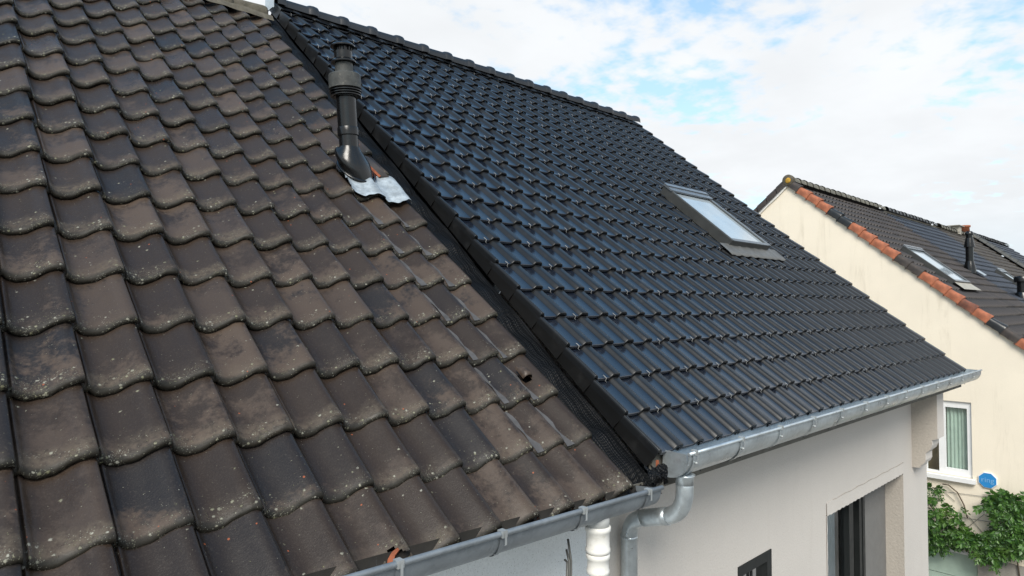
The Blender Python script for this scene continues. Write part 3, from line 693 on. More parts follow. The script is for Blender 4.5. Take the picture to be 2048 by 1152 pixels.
# storm clips: S-hooks on every second tile, staggered
cb = MB()
for j in range(1, 23):
    for i in range(1, 30):
        if (i + 2 * j + (j // 2)) % 2: continue
        x = NX1 + i * NW - NW * 0.62 + rnd.uniform(-.01, .01); s = j * NG
        if SKY[0] - .1 < x < SKY[1] + .1 and 2.3 < s < 3.9: continue
        if rnd.random() < 0.06: continue
        z = NZ - 0.031; d = rnd.uniform(-.003, .003)
        cb.tube([(x - .004, s + 0.026, z + .004), (x - .006 + d, s + 0.012, z + .006), (x + .004, s - 0.002, z + .004), (x + .003, s - 0.006, z - .016), (x + .010 + d, s - 0.016, z - .022)], 0.0026, 5)
cb.build('storm_clip', M['clip'], nroof, world=False, loc=(0, 0, 0), kind='stuff')
# ridge of the new roof
RY, RZ = 5.35, 4.432
for k in range(18):
    x1 = 0.098 + 0.419 * k; x0 = x1 - 0.419 - 0.02 if k else 0.0
    rb_ = MB(); rows = []
    for xx, r in ((x0, 0.084), (x1 - 0.135, 0.094), (x1 - 0.12, 0.100), (x1 - 0.095, 0.112), (x1 - 0.05, 0.118), (x1 - 0.008, 0.115), (x1, 0.110), (x1, 0.095)):
        if xx < x0: continue
        rows.append([(xx, RY - r * 1.05 * math.cos(math.pi * a / 14), RZ + r * math.sin(math.pi * a / 14) - (0.03 if a in (0, 14) else 0)) for a in range(15)])
    rb_.grid(rows, 0, True); rb_.build('ridge_tile', M['new_ridge'], new, 50)
mb = MB(); rows = []
for k in range(50):
    xx = 0.02 + k * 7.16 / 49; rows.append([(xx, RY - 0.075, RZ - 0.030), (xx, RY - 0.115, RZ - 0.085 + .006 * math.sin(k * 2.3)), (xx, RY - 0.185, RZ - 0.12 + .01 * math.sin(k * 1.3))])
mb.grid(rows, 0, True); mb.build('ridge_roll', M['net'], new)
pb = MB(); pb.box((-0.05, 5.28, 4.36), (-0.035, 5.50, 4.56)); pb.build('ridge_end_plate', M['zinc'], new)

# new gutter
GP = [(-0.118, -0.018), (-0.121, -0.045), (-0.115, -0.078), (-0.098, -0.112), (-0.070, -0.142), (-0.035, -0.162), (0.0, -0.169), (0.055, -0.170), (0.050, -0.06), (0.045, -0.012)]
XG0, XG1 = 0.10, 7.37
gm = MB(); XS = [XG0 + (XG1 - XG0) * k / 40 for k in range(41)]
gm.profile_x(GP, XS, 0, True); gm.profile_x([(y + 0.003 if y < -0.06 else y - (0.003 if y > .03 else 0), z + (0.003 if z < -.1 else 0)) for y, z in GP], XS, 0, True)
ngut = gm.build('gutter', M['zinc'], new, 40)
bd = MB(); bd.tube([(x, -0.124, -0.016) for x in XS[::4]], 0.011, 10); bd.build('bead', M['zinc'], ngut)
for xx, fl in ((XG0, False), (XG1, True)):
    ec = MB(); pf = [(-0.105, -0.018), (-0.108, -0.045)] + GP[2:]; a = [(xx - (.002 if not fl else -.002), y, z) for y, z in pf]; a2 = [(xx + (.016 if not fl else -.016), y * 1.0, z) for y, z in pf]
    ec.cap(a); ec.grid([a, [(p[0] + (.012 if not fl else -.012), p[1] - .0015, p[2] - .0015) for p in a]], 0, False); ec.build('end_cap', M['zinc'], ngut)
for k in range(13):
    x = 0.165 + 0.5625 * k
    kb = MB(); bracket(kb, x, -0.124, -0.016, 0.1, 0.1, 0.03, 0.022); kb.lathe((x + .004, -0.121, -0.075), (0.2, -1, 0.1), [(0.0085, 0), (0.0085, 0.012), (0.004, 0.016)], 8); kb.build('bracket', M['galv'], ngut)
    sb = MB(); sb.profile_x([(y - 0.005, z - 0.004) for y, z in GP[:8]], [x - .022, x - .016, x + .002, x + .008], 0, True); sb.build('strap', M['zinc'], ngut)
jb = MB(); jb.profile_x([(y - 0.003, z - 0.002) for y, z in GP[:8]], [0.705, 0.76], 0, True); jb.build('joint_sleeve', M['zinc'], ngut)

# zinc downpipe with the swan-neck
zp = thing('downpipe', 'shiny zinc swan neck downpipe curving from the new gutter to the wall', 'drainpipe', (0.20, 0.385, GROUND))
X0 = 0.205
def arc(p0, c0, c1, p1, n=9):
    p0, c0, c1, p1 = map(Vector, (p0, c0, c1, p1))
    return [p0 * (1 - t) ** 3 + c0 * 3 * t * (1 - t) ** 2 + c1 * 3 * t * t * (1 - t) + p1 * t ** 3 for t in [k / n for k in range(n + 1)]]
pa = [Vector((X0, -0.03, -0.160)), Vector((X0, -0.03, -0.24))] + arc((X0, -0.03, -0.255), (X0, -0.03, -0.36), (X0, 0.02, -0.415), (X0, 0.10, -0.437))
pbm = MB(); pbm.tube(pa, 0.052, 22); pbm.build('upper_bend', M['zinc'], zp)
pc = arc((X0, 0.085, -0.433), (X0, 0.18, -0.462), (X0, 0.20, -0.468), (X0, 0.262, -0.486), 4)
pbm = MB(); pbm.tube(pc, 0.0535, 22); pbm.build('sleeve', M['zinc'], zp)
pd = arc((X0, 0.25, -0.482), (X0, 0.33, -0.505), (X0, 0.375, -0.54), (X0, 0.375, -0.66))
pbm = MB(); pbm.tube(pd, 0.051, 22); pbm.build('lower_bend', M['zinc'], zp)
pbm = MB(); pbm.lathe((X0, 0.375, GROUND), (0, 0, 1), [(0.0525, 0), (0.0525, -0.640 - GROUND), (0.055, -0.636 - GROUND), (0.055, -0.622 - GROUND), (0.050, -0.620 - GROUND)], 24); pbm.build('pipe', M['zinc'], zp)
pbm = MB(); pbm.lathe((X0, -0.03, -0.175), (0, 0, 1), [(0.054, -0.045), (0.0545, 0), (0.062, 0.012)], 22); pbm.build('outlet', M['zinc'], zp)

# roof window in the new roof (x, s, n over tile tips -> roof object coordinates)
def rz(x, s, n): return roofpt(x, s, n)
def rbox(mb, x0, x1, s0, s1, n0, n1, mi=0):
    k = len(mb.v); mb.box((x0, s0, n0), (x1, s1, n1), mi)
    for q in range(k, len(mb.v)): mb.v[q] = tuple(roofpt(*mb.v[q]))
def roof_window(parent, x0, x1, s0, s1, top, apron=True, scale=1.0):
    fw = 0.060 * scale; mb = MB()
    rbox(mb, x0, x0 + fw, s0, s1, -0.05, top); rbox(mb, x1 - fw, x1, s0, s1, -0.05, top)
    rbox(mb, x0 + fw, x1 - fw, s0, s0 + fw, -0.05, top - 0.004)
    rbox(mb, x0 + fw, x1 - fw, s1 - fw, s1, -0.05, top - 0.004)
    rw = mb.build('roof_window', M['sky_frame'], parent)
    mb = MB(); rbox(mb, x0 - 0.012, x1 + 0.012, s1 - 0.15 * scale, s1 + 0.012, top + 0.001, top + 0.024); rbox(mb, x0 - 0.014, x1 + 0.014, s1 - 0.05 * scale, s1 + 0.02, top + 0.025, top + 0.036); mb.build('top_hood', M['sky_hood'], rw)
    mb = MB(); rbox(mb, x0 + 0.012, x0 + 0.032, s0 - 0.004, s1 - 0.15 * scale, top + 0.0005, top + 0.012); rbox(mb, x1 - 0.058, x1 - 0.005, s0 - 0.004, s1 - 0.15 * scale, top + 0.0005, top + 0.012); rbox(mb, x0 + 0.034, x1 - 0.060, s0 - 0.006, s0 + 0.05, top - 0.003, top + 0.010); mb.build('sash_trim', M['sky_lite'], rw)
    mb = MB(); mb.quad([roofpt(x, s, top - 0.014) for x, s in ((x0 + fw, s0 + fw), (x1 - fw, s0 + fw), (x1 - fw, s1 - fw), (x0 + fw, s1 - fw))]); mb.build('pane', M['pane_sky'], rw)
    return rw
rw = roof_window(new, SKY[0], SKY[1], SKY[2], SKY[3], 0.072)
ab = MB(); rows = []
for q, (s, n) in enumerate(((2.52, 0.012), (2.49, 0.006), (2.36, 0.003), (2.30, -0.004), (2.298, -0.012))):
    rows.append([roofpt(4.20 + 1.50 * k / 72 , s - 0.012 * abs(math.sin(k * math.pi / 12)) * (q > 2), n + (0.007 * max(-0.2, math.sin(k * 2 * math.pi / 10)) if q > 0 else 0)) for k in range(73)])
ab.grid(rows, 0, True); ab.build('apron', M['sky_apron'], rw)
ab = MB(); rbox(ab, SKY[0] - 0.08, SKY[0] - 0.004, 2.40, 3.84, -0.062, -0.058); ab.build('side_flashing', M['sky_apron'], rw); ab = MB(); rbox(ab, SKY[1] + 0.004, SKY[1] + 0.11, 2.40, 3.84, -0.062, -0.058); ab.build('side_flashing', M['sky_apron'], rw)
ab = MB(); rbox(ab, SKY[1] + 0.10, SKY[1] + 0.115, 2.46, 2.78, -0.034, -0.004); ab.build('cut_tile_edge', M['clay'], rw)

# ================================================================== valley mesh
vb = MB(); rows = []
for k in range(150):
    s = -0.16 + 7.0 * k / 149; j = (s + 0.1) / OG; xr = -0.25 + 0.005 * (j - 2)
    puff = 0.016 * math.sin(s * 9.2) + 0.010 * math.sin(s * 23 + 1) + (-0.02 if (k % 11) == 0 else 0)
    rows.append([roofpt(xr - 0.02 + (-.016 - xr + 0.02) * a, s + 0.006 * math.sin(a * 7 + s * 11), -0.175 + (0.02 * math.sin(a * math.pi) + puff * math.sin(a * math.pi)) + 0.012 * max(0, a - 0.72) / 0.28 + 0.006 * math.sin(a * 25 + s * 6)) for a in [q / 12 for q in range(13)]])
vb.grid(rows, 0, True)
vo = vb.build('mesh_strip', M['net']); vo['label'] = 'black plastic mesh strip in the gap between the brown roof and the black roof'; vo['category'] = 'mesh'
vb = MB(); rows = []
for k in range(13):
    a = k / 12
    rows.append([(-0.155 + 0.165 * a + 0.012 * math.sin(b_ * 9), 0.0 - 0.05 * math.sin(b_ * 2.4) + 0.016 * math.sin(a * 17 + b_ * 5), -0.070 - 0.095 * b_ + 0.014 * math.sin(a * 21) - 0.01 * a) for b_ in [q / 8 for q in range(9)]])
vb.grid(rows, 0, True); vo = vb.build('mesh_scrap', M['net']); vo['label'] = 'crumpled end of black netting stuffed beside the end cap of the zinc gutter'; vo['category'] = 'mesh'
rb_ = MB(); rb_.box((-0.012, 0.012, -0.125), (0.002, 0.024, -0.055)); rb_.build('batten_end', M['clay'], new)

# ================================================================== flues
def lean(base, axis):
    return Vector(base), Vector(axis).normalized()
fl = thing('flue_pipe', 'tall black flue pipe with grey collar rising from pale lead on the brown roof', 'flue', (-0.60, 2.476, 1.95), 'flue pipes on the roofs')
FB = Vector((-0.612, 2.478, 2.084)); FA = Vector((-0.080, 0.0, 1.0)).normalized()
def fz(z): return (z - 2.084)
def flp(name, prof, mat, par=fl, seg=32):
    b_ = MB(); b_.lathe(FB, FA, [(r, fz(z)) for r, z in prof], seg); return b_.build(name, M[mat], par, 35)
flp('pipe', [(0.077, 2.20), (0.077, 2.51)], 'black_pvc')
flp('joint_ring', [(0.079, 2.185), (0.083, 2.190), (0.083, 2.245), (0.080, 2.252)], 'black_pvc')
flp('neck', [(0.081, 2.06), (0.076, 2.09), (0.075, 2.19)], 'black_pvc')
flp('collar', [(0.110, 2.552), (0.1255, 2.556), (0.1255, 2.662), (0.121, 2.668), (0.072, 2.676)], 'weath_pvc')
gr = MB()
for q in range(3): gr.lathe(FB, FA, [(0.098, fz(2.494 + .018 * q)), (0.126 - .004 * (2 - q), fz(2.497 + .018 * q)), (0.126 - .004 * (2 - q), fz(2.504 + .018 * q)), (0.098, fz(2.507 + .018 * q))], 32)
gr.lathe(FB, FA, [(0.099, fz(2.49)), (0.099, fz(2.553))], 24); gr.build('air_grille', M['black_pvc'], fl, 35)
flp('upper_pipe', [(0.070, 2.67), (0.070, 2.77)], 'weath_pvc')
flp('lower_flange', [(0.07, 2.755), (0.097, 2.762), (0.097, 2.772), (0.085, 2.785), (0.068, 2.79)], 'black_pvc')
cp_ = MB(); cp_.lathe(FB, FA, [(0.062, fz(2.79)), (0.070, fz(2.792)), (0.070, fz(2.85)), (0.058, fz(2.853)), (0.058, fz(2.885))], 32)
for k in range(10):
    a = 2 * math.pi * k / 10; c = FB + FA * fz(2.868) + Vector((math.cos(a) * .064, math.sin(a) * .064, 0)); cp_.box(c - Vector((.006, .006, .02)), c + Vector((.006, .006, .02)))
cp_.build('cap_grille', M['black_pvc'], fl, 35)
flp('cap', [(0.07, 2.882), (0.0955, 2.886), (0.0955, 2.896), (0.080, 2.909), (0.0, 2.912)], 'black_pvc')
# skirt: from the vertical neck to an ellipse lying on the roof
hb = MB(); rings_ = []
for q, t in enumerate((0.0, 0.10, 0.13, 0.20, 0.30, 0.45, 0.6, 0.78, 0.9, 1.0)):
    ring = []
    for k in range(32):
        a = 2 * math.pi * k / 32
        p0 = FB + Vector((math.cos(a) * 0.082, math.sin(a) * 0.082, 0.01))
        p1 = roofpt(-0.545 + math.cos(a) * 0.140, 3.135 + math.sin(a) * 0.165, -0.115)
        c0 = FB; c1 = roofpt(-0.545, 3.135, -0.115); c = c0.lerp(c1, t); g_ = (min(1.0, max(0.0, t - 0.08) / 0.34) ** 0.55) * (1 + 0.06 * math.sin(math.pi * t)) if t > 0.08 else 0.0
        d = (p0 - c0).lerp(p1 - c1, g_) if t > 0 else p0 - c0
        ring.append(c + d)
    rings_.append(ring)
hb.rings(rings_, 0, False); hb.build('weather_skirt', M['black_pvc'], fl)
hb = MB(); hb.rings([[roofpt(-0.545 + math.cos(2 * math.pi * k / 32) * r, 3.135 + math.sin(2 * math.pi * k / 32) * r * 1.18, -0.118 + h) for k in range(32)] for r, h in ((0.142, 0.012), (0.158, 0.008), (0.160, 0.0), (0.145, -0.01))], 0, False); hb.build('base_ring', M['black_pvc'], fl)
# lead flashing draped over the pantiles
lb = MB(); rows = []
for q in range(16):
    b_ = q / 15; row = []
    for k in range(46):
        a = k / 45; xx = -0.725 + 0.510 * a
        edge = 2.755 + 0.10 * (1 - a) ** 3 + 0.012 * math.sin(a * 22) + 0.006 * math.sin(a * 47 + 1) - 0.02 * a
        ss = edge + (3.13 - 0.02 * a - edge) * b_; xx += 0.10 * b_ * (1 - a) * 0.5
        i = math.ceil((xx - old_x(8, 8)) / OW) + 8; u = (xx - old_x(i, 8)) / OW + 1
        nn = ON + prof_old(u) * (0.70 - 0.3 * b_) + 0.024 - 0.010 * b_ + 0.007 * (noise.noise(Vector((xx * 11, ss * 11, 2))) )
        nn += -0.012 + 0.012 * math.sin(b_ * 2.4)
        row.append(roofpt(xx, ss, nn))
    rows.append(row)
lb.grid(rows, 0, True); lb.build('flashing', M['lead'], fl)
eb = MB(); eb.grid([[roofpt(-0.395, 3.42, -0.135), roofpt(-0.383, 3.42, -0.120)], [roofpt(-0.362, 3.08, -0.118), roofpt(-0.350, 3.08, -0.103)]], 0, False)
eb.build('cut_tile_edge', M['clay'], old)
eb = MB(); eb.grid([[roofpt(-0.383, 3.42, -0.1205), roofpt(-0.34, 3.42, -0.108), roofpt(-0.30, 3.42, -0.118)], [roofpt(-0.350, 3.08, -0.1035), roofpt(-0.31, 3.08, -0.092), roofpt(-0.262, 3.08, -0.104)], [roofpt(-0.350, 3.078, -0.125), roofpt(-0.31, 3.078, -0.115), roofpt(-0.262, 3.078, -0.126)]], 0, True)
eb.build('cut_tile', M['old_tile_far'], old)

# ================================================================== FAR TERRACE
def low_tile_mesh(w, g_, mat):
    mb = MB(); prof = [(-0.03, -0.052), (0.10, -0.044), (0.44, -0.044), (0.56, -0.008), (0.70, 0.004), (0.84, -0.008), (0.97, -0.052)]
    rows = []
    for yy, dz in ((0.012, -0.048), (0.0, -0.006), (0.02, 0.0), (g_ + 0.03, -0.046)): rows.append([(u * w - w, yy, z * (1 if yy < g_ else .9) + dz) for u, z in prof])
    mb.grid(rows, 0, True)
    for k in range(len(prof) - 1): mb.m[k] = 1
    return mb.mesh('tile', [mat, M['far_nose']], 50)
FD = 12.0; FRY, FRZ, = 4.43, 3.80
FN = 0.0
def far_roof(parent, mat, x0, x1, s0, s1, n, gw, gg, individual=0):
    b_ = MB(); b_.quad([(x0, s0, 0), (x1, s0, 0), (x1, s1, 0), (x0, s1, 0)])
    ro = b_.build('roof', M['deck'], parent, world=False, loc=roofpt(0, 0, n - 0.045) - parent.location, rot=(PITCH, 0, 0))
    me = low_tile_mesh(gw, gg, mat); its = []
    for j in range(int((s1 - s0) / gg) + 1):
        for i in range(int((x1 - x0) / gw + .5)):
            x = x0 + (i + 1) * gw; s = s0 + j * gg
            if s > s1 - 0.1: continue
            c = roofpt(x - gw / 2, s + gg / 2, n); q = to_px(c); vis = q and -20 < q[0] < 2068 and -20 < q[1] < 1170
            its.append(((c - CAM).length + (0 if vis else 1000), (x, s + rnd.uniform(-.004, .004), 0.045 + rnd.uniform(-.004, .004)), (rnd.uniform(-.01, .01), rnd.uniform(-.01, .01), rnd.uniform(-.01, .01))))
    its.sort(key=lambda q: q[0])
    for d, l, r in its[:individual]: put('tile', me, ro, loc=l, rot=r)
    join_tiles([me], [(0, l, r) for d, l, r in its[individual:]], 'tile_field', [mat, M['far_nose']], ro)
    return ro
fa = thing('row_house', 'cream gabled house with terracotta verge tiles across the lane', 'house', (15.4, 4.4, GROUND))
SB = -1.05                                # eave of the far row
wb = MB()
FWIN = (0.94, 1.76, -2.50, -1.03); GAR = (0.885, 3.5, GROUND, -3.99); BRK = (-0.66, 0.875, GROUND, -3.955)
wall_cells(wb, 'x', FD, [-0.70, 9.6], [GROUND, -0.95], [FWIN, GAR], 0.16, 0, 0)
wb.quad([(FD, -0.70, -0.95), (FD, 9.6, -0.95), (FD, 9.6, -0.62), (FD, FRY, 3.70), (FD, -0.70, -0.62)], 0)
wb.quad([(FD, -0.70, GROUND), (FD + 6.8, -0.70, GROUND), (FD + 6.8, -0.70, -0.62), (FD, -0.70, -0.62)], 0)
wb.build('wall', M['cream'], fa)
fro = far_roof(fa, M['far_brown'], FD - 0.02, 18.7, SB, 5.86, 0.045, 0.222, 0.2905, 300)
br = MB(); br.quad([(FD - .05, FRY, 3.80), (18.7, FRY, 3.80), (18.7, 9.8, -0.72), (FD - .05, 9.8, -0.72)]); br.build('rear_roof', M['far_brown'], fa)
# white mortar line under the verge
tb = MB()
def rake(y): return (3.735 - 0.8372 * abs(y - FRY))
ys = [-0.70 + k * (FRY + 0.70) / 40 for k in range(41)]
tb.grid([[(FD - 0.035, y, rake(y) + 0.03) for y in ys], [(FD - 0.040, y, rake(y) - 0.045 + 0.008 * math.sin(y * 13) + 0.005 * math.sin(y * 31)) for y in ys], [(FD - 0.002, y, rake(y) - 0.048 + 0.008 * math.sin(y * 13)) for y in ys]], 0, False)
ys2 = [FRY + k * 5.1 / 40 for k in range(41)]
tb.grid([[(FD - 0.035, y, rake(y) + 0.03) for y in ys2], [(FD - 0.040, y, rake(y) - 0.065 + 0.008 * math.sin(y * 13)) for y in ys2], [(FD - 0.002, y, rake(y) - 0.068 + 0.008 * math.sin(y * 13)) for y in ys2]], 0, False)
tb.build('bargeboard', M['white_trim'], fa)
# verge tiles down the near slope
seq = ['dark_verge', 'terracotta', 'terracotta', 'terracotta', 'black_verge', 'black_verge', 'terracotta', 'terracotta', 'terracotta', 'terracotta', 'dark_verge', 'dark_verge', 'terracotta', 'terracotta', 'terracotta', 'mixed_verge', 'terracotta', 'black_verge', 'dark_verge', 'terracotta', 'terracotta', 'dark_verge', 'terracotta', 'terracotta']
def verge_mesh(seed, mat):
    r = random.Random(seed); mb = MB(); rows = []
    for yy, dz in ((0.0, -0.04), (0.0, 0.012), (0.02, 0.018), (0.16, 0.010), (0.318, -0.004)):
        f = 0.018 if yy < 0.1 else 0.0
        rows.append([(-0.062 - f, yy, -0.105 + dz), (-0.064 - f, yy, -0.02 + dz), (-0.056 - f, yy, 0.022 + dz), (-0.03, yy, 0.045 + dz + f), (0.03, yy, 0.056 + dz + f), (0.095, yy, 0.045 + dz + f), (0.128 + f, yy, 0.015 + dz), (0.135 + f, yy, -0.03 + dz)])
    mb.grid(rows, 0, True); mb.cap([rows[0][k] for k in range(8)]); return mb.mesh('verge_tile', [M[mat]], 45)
vm = {k: verge_mesh(1, k) for k in ('dark_verge', 'terracotta', 'black_verge', 'mixed_verge')}
for k, c in enumerate(seq):
    s = 5.78 - 0.2905 * (k + 1)
    o = put('verge_tile', vm[c], fro, loc=(FD + rnd.uniform(-.006, .006), s, 0.045 + 0.012 + rnd.uniform(-.004, .004)), rot=(rnd.uniform(-.02, .02), rnd.uniform(-.02, .02), rnd.uniform(-.02, .02)))
    o['label'] = {'terracotta': 'terracotta verge tile', 'dark_verge': 'dark brown verge tile', 'black_verge': 'black verge tile', 'mixed_verge': 'half blackened terracotta verge tile'}[c]
for k in range(6):   # far slope of the gable
    y0 = FRY + 0.06 + k * 0.235; b_ = MB(); rows = []
    for t, f in ((0.0, 0.0), (0.29, 0.012), (0.29, -.03)):
        y = y0 + t * CP; z = 3.86 - SP * (y0 - FRY) / CP - t * SP
        rows.append([(FD - 0.068 - f, y - .03, z - 0.11), (FD - 0.07 - f, y, z + f), (FD - 0.03, y + .02, z + 0.04 + f), (FD + 0.04, y + .02, z + 0.05 + f), (FD + 0.12, y, z + 0.02)])
    b_.grid(rows, 0, True); b_.build('rear_verge_tile', M['dark_verge'], fa, 45)
# ridge of the cream house
def ridge_run(parent, x0, x1, y, z, r, step, mat, name='ridge_tile'):
    n = int((x1 - x0) / step)
    for k in range(n):
        xa = x0 + k * step; mb = MB(); rows = []; j_ = rnd.uniform(-.008, .008)
        for xx, rr_ in ((xa - 0.01, r * 1.12), (xa, r * 1.12), (xa + 0.05, r * 1.1), (xa + 0.07, r), (xa + step + .01, r * 0.93)):
            rows.append([(xx, y - rr_ * 1.1 * math.cos(math.pi * a / 8), z + j_ + rr_ * math.sin(math.pi * a / 8) - (.03 if a in (0, 8) else 0)) for a in range(9)])
        mb.grid(rows, 0, True); mb.build(name, M[mat], parent, 50)
ridge_run(fa, FD + 0.05, 18.6, FRY, 3.80, 0.105, 0.36, 'ridge_far')
eb = MB(); eb.lathe((FD + 0.06, FRY, 3.80), (-1, 0, 0), [(0.125, 0.0), (0.130, 0.02), (0.135, 0.12), (0.12, 0.135), (0.0, 0.14)], 18); eb.build('ridge_end_disc', M['moss_tile'], fa)
eb = MB(); eb.lathe((FD - 0.075, FRY - 0.01, 3.79), (-1, 0, 0), [(0.070, 0.0), (0.062, 0.012), (0.03, 0.017), (0.0, 0.018)], 12); eb.build('lichen_patch', M['orange_lichen'], fa)

# window in the cream gable
fw = MB(); XF = FD + 0.05
def frame_yz(mb, y0, y1, z0, z1, t, x0, x1):
    mb.box((x0, y0, z0), (x1, y0 + t, z1)); mb.box((x0, y1 - t, z0), (x1, y1, z1)); mb.box((x0 + .001, y0 + t, z1 - t), (x1, y1 - t, z1)); mb.box((x0 + .001, y0 + t, z0), (x1, y1 - t, z0 + t))
frame_yz(fw, 0.945, 1.755, -2.495, -1.035, 0.045, XF - .01, XF + .06); fw.box((XF - .012, 1.385, -2.45), (XF + .055, 1.50, -1.08)); fw.box((XF - .008, 0.99, -1.16), (XF + .055, 1.385, -1.08)); fw.box((XF - .008, 0.99, -2.45), (XF + .055, 1.385, -2.36)); fw.box((XF - .008, 0.99, -2.36), (XF + .05, 1.02, -1.16))
fwo = fw.build('window', M['white'], fa)
pb = MB(); pb.quad([(XF + .03, 0.99, -2.45), (XF + .03, 1.71, -2.45), (XF + .03, 1.71, -1.08), (XF + .03, 0.99, -1.08)]); pb.build('pane', M['glass'], fwo)
pb = MB(); pb.grid([[(XF + .10 + .018 * math.sin(k * 1.25) + .01 * math.sin(k * .5), 1.00 + .385 * k / 30, z) for k in range(31)] for z in (-1.05, -2.48)], 0, True); pb.build('curtain', M['curtain'], fwo)
pb = MB(); pb.box((XF + .35, 0.9, -2.6), (XF + .36, 1.8, -0.9)); pb.build('room', plain('tan room', (0.22, 0.16, 0.08), 0.9), fwo)
pb = MB(); pb.box((FD - .09, 0.88, -2.585), (FD + .06, 1.80, -2.505)); pb.build('sill', M['white'], fwo)
# garage door with lintel trim
gd = MB()
for k in range(5): gd.box((FD + 0.06, 0.90, GROUND + 0.03 + k * 0.476), (FD + 0.10, 3.48, GROUND + 0.495 + k * 0.476))
gdo = gd.build('garage_door', M['garage'], fa)
tb = MB(); tb.box((FD - 0.02, 0.862, -3.985), (FD + 0.03, 3.55, -3.925)); tb.build('lintel_trim', M['white'], fa)
# brick facing beside the garage
bp_ = MB(); bp_.box((FD - 0.030, BRK[0], GROUND), (FD - 0.002, BRK[1], BRK[3])); bw = bp_.build('brick_facing', M['mortar'], fa)
def brick_mesh(l): 
    b_ = MB(); b_.box((-0.010, 0, 0), (0.0, l, 0.065)); me = b_.mesh('brick', [M['brick']])
    bm = bmesh.new(); bm.from_mesh(me); bmesh.ops.bevel(bm, geom=[e for e in bm.edges], offset=0.004, segments=1, affect='EDGES'); bm.to_mesh(me); bm.free(); return me
bm_f, bm_h = brick_mesh(0.21), brick_mesh(0.10)
for r in range(9):
    z = BRK[3] - 0.075 - r * 0.078; y = BRK[1] - 0.01; half = r % 2
    if half: y -= 0.10; put('brick', bm_h, bw, loc=Vector((FD - 0.030, y, z)) - fa.location); y -= 0.012
    while y - 0.21 > BRK[0]:
        y -= 0.21; put('brick', bm_f, bw, loc=Vector((FD - 0.030 + rnd.uniform(-.003, .002), y, z)) - fa.location, rot=(rnd.uniform(-.01, .01), 0, 0)); y -= 0.012

# roof windows and flues of the far row
roof_window(fa, 13.62, 15.0, 2.06, 3.36, 0.10, scale=0.62)
ab = MB(); ab.quad([roofpt(13.6, 2.05, 0.075), roofpt(15.1, 2.05, 0.075), roofpt(15.15, 1.80, 0.078), roofpt(13.55, 1.80, 0.078)]); ab.build('apron', M['apron_far'], fa)
def far_flue(x, y, zb, h, label, wide=False):
    t = thing('flue_pipe', label, 'flue', (x, y, zb), 'flue pipes on the roofs')
    def lp(name, prof): b_ = MB(); b_.lathe((x, y, zb), (0, 0, 1), prof, 20); b_.build(name, M['black_pvc'], t, 35)
    if not wide:
        lp('skirt', [(0.15, -0.14), (0.145, 0.0), (0.115, 0.13), (0.10, 0.20)]); lp('pipe', [(0.092, 0.18), (0.092, h * .58)]); lp('collar', [(0.13, h * .575), (0.128, h * .60), (0.085, h * .82)]); lp('cap', [(0.075, h * .82), (0.078, h * .9), (0.098, h * .91), (0.098, h * .96), (0.07, h)])
    else:
        lp('skirt', [(0.20, -0.25), (0.17, 0.02), (0.13, 0.10)]); lp('pipe', [(0.115, 0.05), (0.115, h * .70)]); lp('collar', [(0.17, h * .70), (0.185, h * .73), (0.185, h * .93), (0.16, h)])
    return t
p_ = roofpt(18.15, 2.86, 0.06); f2 = far_flue(p_.x, p_.y, p_.z, 1.02, 'slim black flue pipe with conical collar standing on the far brown roof')
lb = MB(); lb.quad([roofpt(18.2, 2.76, 0.10), roofpt(18.75, 2.78, 0.10), roofpt(18.8, 2.55, 0.10), roofpt(18.3, 2.50, 0.10)]); lb.build('flashing', M['lead'], f2)
p_ = roofpt(19.75, 1.70, 0.06); far_flue(p_.x, p_.y, p_.z, 0.55, 'short black flue with wide drum cap cut by the right edge of the photo', True)

fb_ = thing('row_house', 'far terraced house with a bluish black roof between two brown roofs', 'house', (21.6, 4.4, GROUND))
far_roof(fb_, M['far_blue'], 18.74, 24.55, SB, 5.86, 0.035, 0.222, 0.2905)
ridge_run(fb_, 18.8, 24.5, FRY, 3.80, 0.10, 0.36, 'black_verge')
roof_window(fb_, 22.3, 23.3, 1.5, 3.06, 0.10)
fc = thing('row_house', 'far terraced house with a mossy brown roof and a stub chimney on its ridge', 'house', (27.4, 4.4, GROUND))
far_roof(fc, M['far_moss'], 24.58, 30.15, SB, 5.86, 0.045, 0.222, 0.2905)
ridge_run(fc, 24.6, 30.1, FRY, 3.78, 0.12, 0.36, 'ridge_far')
cb = MB(); cb.box((27.1, FRY - 0.14, 3.7), (27.5, FRY + 0.14, 4.02)); cb.box((26.9, FRY - 0.2, 4.023), (27.75, FRY + 0.2, 4.045)); cb.build('chimney', M['chimney'], fc)
cb = MB(); cb.lathe((28.55, FRY, 3.80), (0, 0, 1), [(0.22, 0), (0.20, 0.28), (0.24, 0.29), (0.24, 0.36), (0.18, 0.36)], 16); cb.build('chimney_pot', M['terracotta'], fc)
fd = thing('row_house', 'farthest terraced house with dark blue grey roof and grey verge tiles', 'house', (34.2, 4.4, GROUND))
fdr = far_roof(fd, M['far_blue'], 30.25, 38.1, SB, 6.05, 0.13, 0.222, 0.2905)
ridge_run(fd, 30.3, 38.0, 4.55, 3.93, 0.12, 0.36, 'black_verge')
for k in range(21):
    b_ = MB(); s = 5.95 - 0.33 * (k + 1); rows = []
    for yy, rr_ in ((0.0, 0.17), (0.03, 0.175), (0.345, 0.14)): rows.append([roofpt(30.2 - rr_ * math.cos(math.pi * a / 8), s + yy, 0.13 + rr_ * 0.8 * math.sin(math.pi * a / 8) - 0.02) for a in range(9)])
    b_.grid(rows, 0, True); b_.cap(rows[0]); b_.build('verge_tile', M['weath_pvc'], fd, 50)
